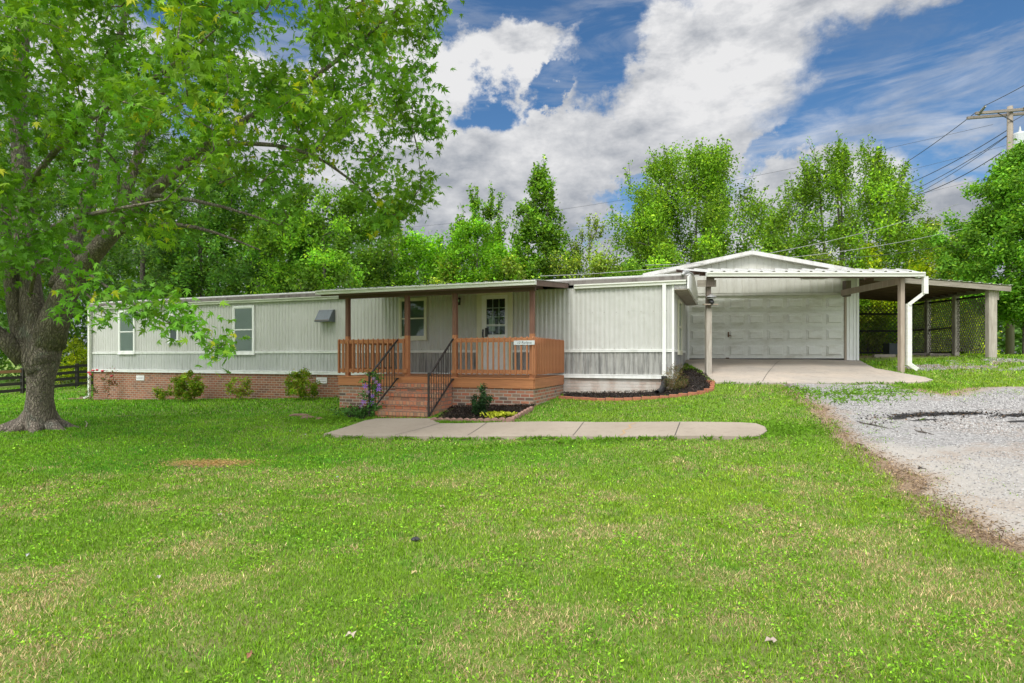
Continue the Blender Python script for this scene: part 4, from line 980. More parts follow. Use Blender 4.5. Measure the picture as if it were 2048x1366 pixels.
# lamp hung on the left post
hl = empty('hanging_lamp', (pL.x, cy0-.1, 2.95), 0, 'dark round lamp under a pale metal disc on the left canopy post', 'lamp')
zl = P3(0, 595, cy0).z
m = MB(); m.lathe([(.02, .07), (.05, .05), (.12, .015), (.13, 0)], (pL.x+.02, cy0-.1, zl), 18); m.lathe([(.10, -.03), (.10, -.045)], (pL.x+.02, cy0-.1, zl), 18); obj('reflector', m, M['galv'], hl)
m = MB(); m.blob((pL.x+.02, cy0-.1, zl-.13), .065, 4, (1, 1, 1.1)); m.lathe([(.03, -.03), (.03, -.09)], (pL.x+.02, cy0-.1, zl), 10); obj('globe', m, M['black'], hl, smooth=True)
m = MB(); zz = P3(0, 609.5, cy0).z; m.box(pL.x-.17, pL.x+.18, cy0-.13, cy0-.01, zz-.012, zz+.012); sh = obj('shelf_board', m, M['tan_z'], None); tag(sh, 'small pale shelf board nailed to the left canopy post', 'shelf')
# ------------------------------------------------------------------ lattice lean-to on the right
lt = empty('lean_to', (13.5, 19, 1.5), 0, 'open lean-to shelter with weathered lattice walls right of the garage', 'shelter')
ux, uy = .2957, .9553; A0 = Vector((14.58, 17.5)); sp = 2.44
def LT(k, off=0): return Vector((A0.x+ux*sp*k, A0.y+uy*sp*k))
zc0, zc3 = 3.60, 3.90
for k in range(4):
    q = LT(k); g0 = gz(q.x, q.y); m = MB(); w = .125 if k == 0 else .08
    zt = zc0+(zc3-zc0)*k/3-.06; m.box(q.x-w, q.x+w, q.y-.07, q.y+.07, g0-.3, zt)
    obj('post', m, M['grey_z'] if k in (0, ) else M['grey_z'], lt)
m = MB(); q = LT(0); m.box(q.x+.126, q.x+.20, q.y-.05, q.y+.05, zc0-.35, zc0-.03); obj('post_cleat', m, M['grey_z'], lt)
bx0 = 11.3
def diag_lattice(P0, P1, z0a, z0b, z1a, z1b, pitch=.118, w=.027, t=.012):
    # two layers of crossed laths filling the panel from P0 to P1 (plan), heights z0->z1 at each end
    P0, P1 = Vector(P0), Vector(P1); L = (P1-P0).length; d = (P1-P0)/L; nrm = Vector((-d.y, d.x)); m = MB()
    for layer, sg_ in ((0, 1), (1, -1)):
        off = (layer-.5)*t; Hm = max(z1a, z1b)-min(z0a, z0b); zb0 = min(z0a, z0b)
        stp = pitch*math.sqrt(2); n0 = int(-Hm/stp)-2; n1 = int((L+Hm)/stp)+2
        for i in range(n0, n1):
            u0 = i*stp
            # line u = u0 + sg*(z-zb0); clip to 0..L and z limits
            zs = []
            for kk in range(41):
                z = zb0+Hm*kk/40; u = u0+sg_*(z-zb0)
                if 0 <= u <= L and z0a+(z0b-z0a)*u/L <= z <= z1a+(z1b-z1a)*u/L: zs.append((u, z))
            if len(zs) < 2: continue
            (ua, za), (ub, zb2) = zs[0], zs[-1]
            pa = P0+d*ua+nrm*off; pb = P0+d*ub+nrm*off
            m.beam((pa.x, pa.y, za), (pb.x, pb.y, zb2), t*.9, w, up=(d.x, d.y, 0))
    return m
def gy(p): return gz(p.x, p.y)
for k in range(3):
    a, b = LT(k)+Vector((ux, uy))*.08, LT(k+1)-Vector((ux, uy))*.08
    za, zb2 = zc0+(zc3-zc0)*k/3-.20, zc0+(zc3-zc0)*(k+1)/3-.20
    m = diag_lattice(a, b, gy(a)+.10, gy(b)+.10, za, zb2); obj('lattice_panel', m, M['lattice'], lt)
    m = MB()
    for z_ in (gy(a)+.1, (gy(a)+za)/2+.02, za):
        if k == 0 and z_ < za: continue
        m.beam((a.x+.03, a.y, z_), (b.x+.03, b.y, z_+(zb2-za if z_ == za else 0)), .04, .07)
    obj('lattice_rail', m, M['fence'], lt)
q3 = LT(3); a, b = Vector((bx0, q3.y)), Vector((q3.x-.08, q3.y)); zta, ztb = zc3-.08, zc3-.20
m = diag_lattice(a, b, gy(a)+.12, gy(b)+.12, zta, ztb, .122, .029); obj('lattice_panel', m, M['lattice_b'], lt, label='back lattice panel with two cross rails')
m = MB()
for z_ in (gy(b)+.12, (gy(b)+ztb)/2-.02, ztb-.35): m.beam((a.x, a.y-.04, z_), (b.x, b.y-.04, z_), .05, .08)
obj('lattice_rail', m, M['fence'], lt)  # fence black on these rails paints in their backlit silhouette
fr = (P3(2026, 571, 17.25)); fl = Vector((10.9, 17.25, CZ+(YH-549)/FPX*17.25)); br_ = Vector((q3.x+.5, q3.y+.3, zc3+.02)); bl = Vector((11.6, q3.y+.3, zc3+.42))
skew_roof('roof', lt, M['roofmetal'], fl, fr, bl, br_, .305, .02)
m = MB(); m.beam(fl+Vector((.0, .05, -.10)), fr+Vector((-.03, .05, -.10)), .045, .15); obj('front_beam', m, M['grey_x'], lt)
m = MB(); a = LT(0); b = LT(3); m.beam((a.x, a.y-.2, zc0-.02), (b.x, b.y+.2, zc3-.02), .05, .16); obj('side_beam', m, M['grey_x'], lt)
m = MB()
for i in range(1, 12):
    t = i/12; p = fl.lerp(bl, t)+Vector((0, 0, -.06)); q = fr.lerp(br_, t)+Vector((-.1, 0, -.06)); m.beam(p, q, .045, .09)
obj('joists', m, M['brown_x'], lt)
# ------------------------------------------------------------------ vegetation helpers
def unit(v): return v/(np.linalg.norm(v, axis=-1, keepdims=True)+1e-9)
def place_leaves(name, tmpl_v, tmpl_f, pos, size, col, mat, parent, r, up=.6, jit=.14, droop=None):
    # copies a leaf outline to every position, each with its own direction and tint, in one crown mesh
    n = len(pos); nrm = r.normal(size=(n, 3)); nrm[:, 2] = np.abs(nrm[:, 2])*.6+up; nrm = unit(nrm)
    t = r.normal(size=(n, 3)); t = unit(t-nrm*(t*nrm).sum(1, keepdims=True))
    if droop is not None: t[:, 2] -= droop; t = unit(t); nrm = unit(nrm-t*(nrm*t).sum(1, keepdims=True))
    b = np.cross(nrm, t); s = np.asarray(size)
    s = (s if s.ndim else np.full(n, float(s)))*r.uniform(.7, 1.3, n)
    V = pos[:, None]+s[:, None, None]*(tmpl_v[None, :, 0:1]*t[:, None]+tmpl_v[None, :, 1:2]*b[:, None]+tmpl_v[None, :, 2:3]*nrm[:, None])
    k = len(tmpl_v); F = tmpl_f[None]+(np.arange(n)*k)[:, None, None]
    c = np.repeat(np.clip(col*(1+r.normal(size=(n, 1))*jit), .003, 1), k, axis=0)
    return rawmesh(name, V.reshape(-1, 3), F.reshape(-1, tmpl_f.shape[1]), tmpl_f.shape[1], mat, parent, c)
def star_leaf():
    pts = []; spec = [(0, 1.08), (12, .62), (20, .66), (24, .30), (36, .52), (44, .96), (52, .50), (64, .28), (86, .66), (104, .30), (150, .20)]
    R_ = [(a, r_) for a, r_ in spec]; full = R_+[(-a, r_) for a, r_ in reversed(R_[1:])]
    v = [(0, 0, 0)]+[(r_*math.cos(R(a))-.1, r_*math.sin(R(a)), -.22*r_*r_+.05*abs(math.sin(R(a)))) for a, r_ in full]
    n = len(full); return np.array(v), np.array([(0, i+1, (i+1) % n+1) for i in range(n)])
STAR = star_leaf()
DIA = (np.array([(-.5, 0, 0), (0, -.30, .07), (.55, 0, -.08), (0, .30, .07)]), np.array([(0, 1, 2), (0, 2, 3)]))
OVAL = (np.array([(-.5, 0, 0), (-.2, -.24, .04), (.2, -.2, .03), (.55, 0, -.08), (.2, .2, .03), (-.2, .24, .04)]), np.array([(0, 1, 2), (0, 2, 3), (0, 3, 4), (0, 4, 5)]))
THIN = (np.array([(-.5, 0, 0), (0, -.10, .03), (.6, 0, -.10), (0, .10, .03)]), np.array([(0, 1, 2), (0, 2, 3)]))

class Skel:
    def __init__(s): s.p = []; s.par = []; s.paths = []; s.tips = []
    def limb(s, pts, radii, attach=None):
        pts = [np.array(p, float) for p in pts]; ids = []
        fine = [pts[0]]; fr = [radii[0]]
        for i in range(len(pts)-1):
            L = np.linalg.norm(pts[i+1]-pts[i]); k = max(1, int(L/.45))
            for q in range(1, k+1):
                t = q/k; fine.append(pts[i]*(1-t)+pts[i+1]*t); fr.append(radii[i]*(1-t)+radii[i+1]*t)
        F = np.array(fine)       # smooth corners
        for _ in range(3): F[1:-1] = F[1:-1]*.5+(F[:-2]+F[2:])*.25
        last = attach if attach is not None else -1
        for q in F: s.p.append(q); s.par.append(last); last = len(s.p)-1; ids.append(last)
        s.paths.append((ids if attach is None else ids, fr)); return ids
    def grow(s, targets, r, step=.4, lift=.25, skip=0, minr=.006, maxr=.06):
        base = np.array(s.p[0]); order = np.argsort(np.linalg.norm(targets-base, axis=1))
        cap = len(s.p)+len(targets)*40; A = np.zeros((cap, 3)); n = len(s.p); A[:n] = s.p
        for ti in order:
            T = targets[ti]; d = np.linalg.norm(A[skip:n]-T, axis=1)+.55*np.maximum(0, A[skip:n, 2]-T[2]+.1); j = int(np.argmin(d))+skip
            S = A[j]; pj = s.par[j]; dirp = unit(S-A[pj]) if pj >= 0 else np.array([0, 0, 1.]); L = np.linalg.norm(T-S)
            if L < .08: continue
            Cc = S+dirp*L*.35+np.array([0, 0, lift*L])*.5; k = max(2, int(L/step)); ids = [j]; last = j
            for q in range(1, k+1):
                t = q/k; P = (1-t)**2*S+2*t*(1-t)*Cc+t*t*T
                if q < k: P = P+r.normal(size=3)*.035*min(L, 1.2)
                if n >= cap: break
                A[n] = P; s.p.append(P); s.par.append(last); last = n; ids.append(n); n += 1
            rr = min(maxr, minr+.011*L**1.1)
            s.paths.append((ids, list(np.linspace(rr, minr*.6, len(ids))))); s.tips.append(ids)
        return s
    def wood(s, name, mat, parent, sides=6, minshow=0.0):
        m = MB()
        for ids, rad in s.paths:
            pts = [s.p[i] for i in ids]
            m.tube(pts, rad, 12 if rad[0] > .12 else (sides if rad[0] > .03 else 4), cap=rad[0] > .12)
        return obj(name, m, mat, parent, smooth=True)
    def leafpos(s, n, r, sig=.16, tail=.7):
        w = np.array([len(t) for t in s.tips], float); w = w**.8; w /= w.sum(); pick = r.choice(len(s.tips), n, p=w); A = np.array(s.p)
        u = 1-r.random(n)**1.3*tail; P = np.empty((n, 3))
        L = np.array([len(t)-1 for t in s.tips]); f = u*L[pick]; i0 = np.minimum(f.astype(int), L[pick]-1)
        a = np.array([s.tips[k][i] for k, i in zip(pick, i0)]); b = np.array([s.tips[k][i+1] for k, i in zip(pick, i0)]); fr = (f-i0)[:, None]
        P = A[a]*(1-fr)+A[b]*fr+r.normal(size=(n, 3))*sig
        return P, pick

# ------------------------------------------------------------------ the big maple in front
def big_maple():
    r = np.random.default_rng(11); root = empty('maple_tree', g(80, 858), 0, 'large maple with a thick forked grey trunk at the left edge of the lawn', 'tree')
    b = g(80, 858); s = Skel(); Q = lambda l: [P3(*q) for q in l]
    base = [(b.x, b.y, b.z-.25), (b.x, b.y, b.z+.02), (b.x+.0, b.y, b.z+.22), *Q([(80, 800, 11.5), (79, 760, 11.5), (82, 725, 11.5), (88, 690, 11.55), (92, 655, 11.6)])]
    i0 = s.limb(base, [.44, .36, .275, .225, .225, .29, .32, .25]); nb = len(s.p)
    s.limb(Q([(88, 730, 11.5), (66, 690, 11.5), (63, 640, 11.5), (58, 560, 11.55), (50, 480, 11.7), (46, 400, 11.9), (40, 300, 12.1), (34, 180, 12.3), (50, 40, 12.6), (62, -160, 12.8), (90, -400, 13)]), [.26, .24, .215, .20, .19, .17, .155, .14, .12, .08, .03], nb-4)
    s.limb(Q([(74, 745, 11.4), (52, 712, 11.4), (34, 680, 11.4), (24, 620, 11.4), (17, 520, 11.3), (9, 440, 11.2), (-4, 340, 11), (-40, 200, 10.8), (-120, 20, 10.4)]), [.16, .17, .14, .115, .10, .09, .08, .06, .03], nb-4)
    s.limb(Q([(48, 720, 11.4), (22, 672, 11.2), (-20, 645, 11), (-120, 600, 10.4), (-260, 480, 9.6)]), [.18, .15, .14, .12, .05], nb-4)
    c = s.limb(Q([(95, 690, 11.55), (112, 620, 11.5), (122, 570, 11.4), (155, 535, 11.3), (200, 503, 11.1), (225, 464, 10.9), (248, 431, 10.8), (281, 403, 10.7), (304, 389, 10.6), (337, 358, 10.5), (375, 318, 10.4), (470, 245, 10.2), (590, 192, 10), (660, 130, 9.9), (730, 85, 9.8), (800, 15, 9.6)]), [.30, .25, .22, .19, .165, .15, .125, .115, .11, .09, .075, .06, .045, .035, .025, .012], nb-1)
    s.limb(Q([(222, 470, 10.9), (240, 420, 11.1), (262, 350, 11.4), (300, 240, 11.7), (350, 120, 12), (420, -60, 12.3), (480, -280, 12.6)]), [.12, .11, .10, .085, .07, .05, .02], c[8])
    s.limb(Q([(118, 575, 11.4), (140, 505, 11.7), (157, 459, 11.9), (178, 415, 12.0), (185, 345, 12.2), (196, 280, 12.4), (220, 150, 12.7), (262, -20, 13), (330, -260, 13.4)]), [.19, .16, .135, .12, .10, .09, .075, .055, .02], c[4])
    s.limb(Q([(243, 462, 10.9), (304, 445, 10.5), (355, 442, 10.2), (430, 462, 9.9), (520, 500, 9.7)]), [.06, .05, .04, .025, .01], c[9])
    s.limb(Q([(304, 390, 10.6), (380, 396, 10.2), (450, 410, 9.9), (560, 450, 9.6)]), [.045, .035, .028, .01], c[13])
    s.limb(Q([(400, 290, 10.4), (500, 283, 10.1), (600, 290, 9.9), (668, 315, 9.8), (706, 360, 9.7), (735, 400, 9.6), (770, 425, 9.5)]), [.05, .04, .032, .026, .02, .014, .008], c[-12])
    lowb = s.limb(Q([(60, 590, 11.3), (72, 520, 10.4), (100, 505, 9.6), (128, 552, 9.1), (160, 560, 8.8), (190, 610, 8.6), (222, 640, 8.5)]), [.04, .034, .03, .026, .02, .014, .008], nb+6)
    s.limb(Q([(110, 500, 9.5), (160, 535, 9.0), (235, 590, 8.6), (330, 650, 8.4), (400, 668, 8.3), (452, 690, 8.2)]), [.03, .026, .02, .015, .01, .006], lowb[4])
    s.limb(Q([(62, 480, 11.6), (130, 440, 9.6), (220, 420, 8.2), (330, 400, 7.4)]), [.05, .04, .03, .01], nb+10)
    s.limb(Q([(50, 380, 11.8), (110, 300, 10), (200, 220, 8.6), (330, 150, 7.8), (430, 60, 7.4)]), [.06, .05, .04, .03, .01], nb+14)
    # crown volume
    poly = [(-500, -450), (0, -650), (450, -640), (760, -420), (880, -180), (862, 0), (842, 20), (852, 60), (815, 80), (838, 125), (812, 165), (852, 230), (820, 262), (822, 300), (770, 320), (835, 368), (790, 400), (772, 440), (735, 425), (715, 350), (672, 320), (640, 345), (610, 400), (560, 440), (470, 470), (380, 490), (310, 470), (240, 500), (150, 560), (60, 585), (-80, 600), (-500, 560)]
    T = []
    while len(T) < 1150:
        px, py = r.uniform(-500, 880), r.uniform(-650, 600)
        if not inpoly(np.array([px]), np.array([py]), poly)[0]: continue
        if px > 120 and py > 470 and r.random() < .8: continue
        e = min(1, edgedist(np.array([px]), np.array([py]), poly)[0]/260)
        half = 1.2+3.0*math.sqrt(e); Yc = 10.4 if px > 300 else 11.0
        Y = Yc+r.uniform(-1, 1)*half
        if 0 < px < 500 and 330 < py < 600 and r.random() < .55: continue       # the crown is open low near the trunk
        T.append(P3(px, py, Y))
    for px, py in ((862, 8), (885, 4), (850, 62), (846, 78), (852, 126), (862, 200), (872, 250), (846, 262), (836, 300), (850, 370), (840, 382), (820, 408), (800, 430), (780, 444), (765, 452), (715, 345), (735, 380)): T.append(P3(px, py, 9.7+r.uniform(-.6, .6)))
    low = [(188, 626, 8.4), (215, 606, 8.5), (240, 632, 8.2), (262, 612, 8.3), (228, 586, 8.4), (300, 600, 8.2), (322, 618, 8.1), (345, 590, 8.2), (318, 582, 8.3), (352, 632, 8.1), (380, 612, 8.1), (398, 640, 8.0), (372, 655, 8.1), (418, 660, 8.0), (436, 690, 8.0), (408, 690, 8.1), (446, 706, 8.0), (452, 682, 7.9), (330, 648, 8.2), (140, 540, 8.8), (170, 552, 8.6), (120, 500, 8.8), (150, 490, 8.6), (100, 478, 8.9), (130, 610, 8.9), (160, 622, 8.8), (285, 622, 8.3)]
    ln = [P3(*q) for q in low]
    s.grow(np.array(T+[], float), r, .35, .25, skip=nb+2, minr=.006, maxr=.05)
    mt = len(s.tips); s.grow(np.array(ln, float), r, .3, .1, skip=nb+2, minr=.005, maxr=.02)
    s.wood('trunk', M['bark'], root, 7)
    # root flare
    m = MB()
    for a, L, rr in ((200, 1.0, .26), (160, .55, .2), (250, .5, .22), (300, .55, .22), (340, .7, .24), (20, .6, .2), (90, .6, .2), (225, 1.3, .12)):
        dx, dy = math.cos(R(a)), math.sin(R(a)); pts = [(b.x+dx*.12, b.y+dy*.12, b.z+.42), (b.x+dx*.24, b.y+dy*.24, b.z+.12), (b.x+dx*(.3+L*.4), b.y+dy*(.3+L*.4), gz(b.x+dx*(.3+L*.4), b.y+dy*(.3+L*.4))-.02), (b.x+dx*(.3+L), b.y+dy*(.3+L), gz(b.x+dx*(.3+L), b.y+dy*(.3+L))-.10)]
        m.tube(pts, [.12, rr*.72, rr*.45, .03], 8, cap=False)
    obj('root', m, M['bark'], root, smooth=True)
    # leaves: hanging tufts at the twig ends
    P, pick = s.leafpos(72000, r, .15, .75)
    kp = (pick < mt) | (r.random(len(P)) < .12); P, pick = P[kp], pick[kp]
    tuft = r.random(len(s.tips)); base = np.array([.135, .31, .035]); pale = np.array([.26, .44, .035]); yel = np.array([.55, .56, .04])
    col = base*(.72+.4*r.random(len(s.tips))[pick][:, None])+(pale-base)*(tuft[pick][:, None]**2)*1.1
    endy = (tuft[pick] > .86) & (r.random(len(P)) < .22); col[endy] = yel
    P2 = []; c2 = []
    for t in s.tips[mt:]:
        A = np.array([s.p[i] for i in t[len(t)//3:]]); n = 17; q = A[r.integers(0, len(A), n)]+r.normal(size=(n, 3))*.11; P2.append(q); c2.append(np.tile(base*r.uniform(1.0, 1.7), (n, 1)))
    P = np.vstack([P]+P2); col = np.vstack([col]+c2)
    place_leaves('crown', *STAR, P, .098, col, M['leaf'], root, r, up=.55, jit=.16, droop=.45)
big_maple()

# ------------------------------------------------------------------ trees behind
GREEN = dict(fresh=(.155, .30, .022), mid=(.13, .27, .025), dark=(.075, .19, .025), yellow=(.33, .44, .02), lime=(.155, .36, .02), olive=(.20, .30, .04), pine=(.085, .18, .045), pear=(.14, .32, .03))
def tree(name, label, px, top, hw, Y, col, n=14000, cb=.25, shape='round', nt=150, leaf=.12, tmpl=DIA, trunk=.12, seed=1, stems=1, shoots=0, sig=.17, group='trees behind the home', base=None, var=.35, cat='tree', matw=None, lift=.35, tail=.6):
    r = np.random.default_rng(seed); x = (px-CX)/FPX*Y; z0 = gz(x, Y) if base is None else base; zt = CZ+(YH-top)/FPX*Y; H = zt-z0; Rw = hw/FPX*Y
    root = empty(name, (x, Y, z0), 0, label, cat, group); s = Skel(); zc = z0+H*cb; ids = []
    for k in range(stems):
        ox = (r.uniform(-.5, .5)*Rw*.35 if stems > 1 else 0); tx = ox*3.0
        s.limb([(x+ox*.5, Y, z0-.2), (x+ox, Y+r.uniform(-.1, .1), z0+H*.22), (x+ox+tx*.2, Y+r.uniform(-.2, .2), z0+H*.5), (x+ox+tx*.45, Y+r.uniform(-.3, .3), z0+H*.88)], [trunk, trunk*.8, trunk*.5, .015])
    prof = {'round': lambda t: math.sqrt(max(0, 1-(2*t-1)**2))*.95+.1, 'cone': lambda t: (1-t)**.75*.95+.06, 'vase': lambda t: (.35+.65*math.sin(math.pi*min(1, t*.8+.12)))*(1 if t < .8 else 1-(t-.8)*2.2), 'egg': lambda t: max(.12, math.sin(math.pi*(t**.75))**.8), 'fan': lambda t: (.80+.20*math.sin(math.pi*min(1, t*1.3)))*(1 if t < .62 else math.sqrt(max(.02, 1-((t-.62)/.40)**2))), 'dome': lambda t: math.sqrt(max(0, 1-t*t))*.98+.04}[shape]
    T = []; lob = r.uniform(0, 6.28, 3)
    while len(T) < nt:
        t = r.random(); a = r.uniform(0, 2*math.pi); w = prof(t)*Rw*(1+.16*math.sin(3*a+lob[0]+t*5)+.12*math.sin(5*a+lob[1]-t*7)); q = w*math.sqrt(r.uniform(.15, 1))
        if r.random() > .25+.75*prof(t): continue
        T.append((x+q*math.cos(a), Y+q*math.sin(a)*.85, zc+(zt-zc)*t*.97))
    s.grow(np.array(T), r, .5, lift, skip=2, minr=.008, maxr=.05)
    SP = []
    if shoots:
        A = np.array(s.p); ends = np.array([t[-1] for t in s.tips]); E = A[ends]; rel = (E-np.array([x, Y, z0+H*.35]))/np.array([Rw, Rw, H*.6]); sc_ = np.linalg.norm(rel, axis=1)*(E[:, 2] > z0+H*.45)
        cand = ends[np.argsort(-sc_)[:max(30, int(len(ends)*.45))]]
        for k in range(shoots*2):
            j = int(r.choice(cand)); p0 = s.p[j]; L = r.uniform(.5, 1.25)*H/10; dv = np.array([(p0[0]-x)/Rw*.45+r.normal()*.12, (p0[1]-Y)/Rw*.4+r.normal()*.12, 1.0]); dv /= np.linalg.norm(dv)
            ids = [j]
            for q in range(1, 4): s.p.append(p0+dv*L*q/3+r.normal(size=3)*.02); s.par.append(ids[-1]); ids.append(len(s.p)-1)
            s.paths.append((ids, [.012, .009, .007, .004])); m_ = 26; tt = r.random(m_)**.8; SP.append(p0+dv*L*tt[:, None]*1.03+r.normal(size=(m_, 3))*.062)
    s.wood('trunk', matw or M['bark2'], root, 6)
    P, pick = s.leafpos(n, r, sig, tail); P[:, 2] = np.maximum(P[:, 2], z0+.05)
    if SP: SP = np.vstack(SP); P = np.vstack([P, SP]); pick = np.concatenate([pick, r.integers(0, len(s.tips), len(SP))]); n = len(P)
    c0 = np.array(GREEN[col]); tv = r.normal(size=len(s.tips))*var; c = c0*np.exp(tv[pick])[:, None]
    hi = (P[:, 2]-z0)/H; sel = r.random(n) < .18; c[sel] = c[sel]*np.array([1.9, 1.5, 1.1])
    place_leaves('crown', *tmpl, P, leaf, c, M['leaf2'], root, r, up=.35, jit=.2)
    return root
tree('maple_tree', 'tall bushy green tree rising behind the left slope of the garage roof', 1378, 296, 160, 27, 'fresh', 84000, .0, 'fan', 460, .12, shoots=90, seed=21, trunk=.12, stems=3, sig=.27, tail=.75)
tree('maple_tree', 'tall loose green tree with upright shoots behind the right side of the garage roof', 1692, 298, 168, 28, 'fresh', 66000, .02, 'fan', 360, .12, shoots=120, seed=22, trunk=.15, stems=3, sig=.24, lift=.5, tail=.75)
tree('slender_tree', 'slender pyramid shaped tree with bare pale lower stems behind the porch roof', 1082, 338, 82, 26, 'mid', 14000, .42, 'cone', 190, .14, shoots=12, seed=23, trunk=.07, stems=3, sig=.13)
tree('slender_tree', 'dark upright tree with spiky top left of the slender pyramid tree', 962, 380, 92, 27, 'mid', 15000, .10, 'egg', 170, .13, shoots=60, seed=24, trunk=.09, stems=2, sig=.12, lift=.8)
tree('bright_tree', 'low bright lime green tree below the spiky topped tree', 955, 440, 85, 24, 'lime', 17000, .25, 'round', 120, .12, seed=25, trunk=.07)
tree('bright_tree', 'round bright green tree just right of the big maple crown edge', 850, 462, 72, 25, 'lime', 14000, .2, 'round', 110, .12, seed=26, trunk=.07)
tree('sapling', 'thin pale olive sapling with open twigs right of the slender tree', 1178, 448, 42, 26, 'olive', 1900, .3, 'vase', 60, .10, shoots=34, seed=27, trunk=.04, sig=.09)
tree('sapling', 'pale open sapling in front of the slender tree stems', 1120, 505, 60, 25, 'olive', 3800, .1, 'round', 80, .11, seed=28, trunk=.04, sig=.16)
tree('sapling', 'hazy olive young tree left of the bright round tree', 785, 462, 45, 26, 'olive', 3600, .2, 'vase', 80, .11, seed=29, trunk=.05, sig=.14, shoots=20)
tree('shade_tree', 'dark green spreading tree above the left half of the home roof', 650, 375, 140, 23, 'mid', 34000, .12, 'round', 230, .13, seed=30, trunk=.15, tmpl=DIA)
tree('shade_tree', 'dark tree with hanging twigs behind the home beside the dark spreading tree', 520, 330, 150, 24.5, 'dark', 30000, .2, 'round', 210, .14, seed=31, trunk=.15)
tree('shade_tree', 'broad deep green tree rising behind the middle windows of the home', 400, 250, 150, 27, 'mid', 26000, .22, 'egg', 190, .15, seed=32, trunk=.18)
tree('pine_tree', 'feathery dark pine behind the left end of the home', 285, 190, 115, 25, 'pine', 26000, .20, 'egg', 230, .20, THIN, .17, 33, sig=.2)
tree('pine_tree', 'feathery pine with drooping branches left of the home corner', 75, 160, 130, 29, 'pine', 26000, .2, 'egg', 190, .22, THIN, .18, 34, sig=.22)
tree('bright_tree', 'yellow green understory tree showing behind the maple trunk', 120, 350, 85, 37, 'yellow', 10000, .42, 'round', 130, .13, seed=35, trunk=.08)
tree('shade_tree', 'tall dark tree at the far left beyond the board fence', -10, 250, 130, 33, 'dark', 15000, .1, 'egg', 170, .18, seed=36, trunk=.2)
tree('bright_tree', 'small bright bush like tree between the maple trunk and the home corner', 152, 678, 38, 32.5, 'yellow', 3500, .05, 'dome', 60, .12, seed=37, trunk=.05)
tree('pear_tree', 'dense rounded dark green tree at the right edge beside the lean-to', 2052, 283, 150, 22.5, 'pear', 70000, .17, 'egg', 460, .125, OVAL, .13, 38, group='', sig=.15, var=.3)
for i, (px, top, hw, Y, c, lab) in enumerate([(1745, 600, 60, 31, 'yellow', 'bright bush seen through the back lattice near the garage'), (1850, 590, 60, 32, 'fresh', 'bright bush seen through the side lattice'), (1930, 600, 50, 33, 'yellow', 'bright bush behind the front lean-to post')]):
    tree('understory_bush', lab, px, top, hw, Y, c, 5000, .0, 'dome', 70, .13, seed=90+i, trunk=.04, group='bushes behind the lean-to', cat='bush')
UND = [(1010, 520, 50, 23.5, 'olive', 'olive bush behind the porch roof ridge'), (1205, 505, 55, 23, 'olive', 'low olive bush left of the tallest tree'), (1250, 520, 50, 22.5, 'mid', 'green bush just behind the right end of the home roof'),
       (1330, 490, 60, 23.5, 'fresh', 'bright bush at the foot of the tall bushy tree'), (1570, 470, 65, 26.5, 'mid', 'green bush in the gap between the two tall trees'), (1565, 515, 48, 25.5, 'olive', 'faded olive bush beside the garage ridge'), (1640, 500, 60, 26.2, 'olive', 'olive bush above the right garage slope'),
       (1735, 490, 42, 26, 'yellow', 'yellow green bush above the canopy end'), (1800, 440, 70, 28.5, 'fresh', 'light green tree right of the loose tall tree'), (1860, 430, 62, 29.5, 'olive', 'pale green tree with a ragged top left of the pear tree'),
       (1880, 480, 55, 27.0, 'yellow', 'bright yellow green tree above the lean-to roof'), (1830, 520, 60, 26.3, 'yellow', 'low yellow green bush over the lean-to roof'), (1925, 440, 35, 28, 'olive', 'thin ragged sapling touching the pear tree'), (890, 520, 45, 23.5, 'olive', 'dull green bush between the two bright trees'), (760, 505, 50, 24.5, 'dark', 'green bush behind the left end of the porch roof'), (1450, 480, 60, 26.5, 'fresh', 'light bush behind the garage ridge')]
for i, (px, top, hw, Y, c, lab) in enumerate(UND):
    tree('understory_bush', lab, px, top, hw, Y, c, 8000, .0, 'dome' if i % 2 else 'round', 85, .12, seed=60+i, trunk=.05, sig=.18, group='bushes behind the home', cat='bush')
# a far mass of woods behind everything, nobody could count it
def far_woods():
    r = np.random.default_rng(5); n = 90000; x = r.uniform(-48, 52, n); Y = r.uniform(36, 44, n); g0 = gzn(x, Y)
    top = 4.6+2.2*fb(x, Y, .22, 3)-.6*(x > 0)+4.2*np.clip((-2-x)/6, 0, 1); z = g0+top*r.random(n)**.8
    c = np.array([.11, .22, .045])*np.exp(.45*(fb(x*1.5, z*2+Y, .5, 8)-.5)*4)[:, None]
    o = place_leaves('far_woods', *DIA, np.stack([x, Y, z], 1), .34, c, M['leaf2'], None, r, up=.2)
    tag(o, 'distant band of mixed green woods closing the view behind the yard', 'woods', kind='stuff')
far_woods()

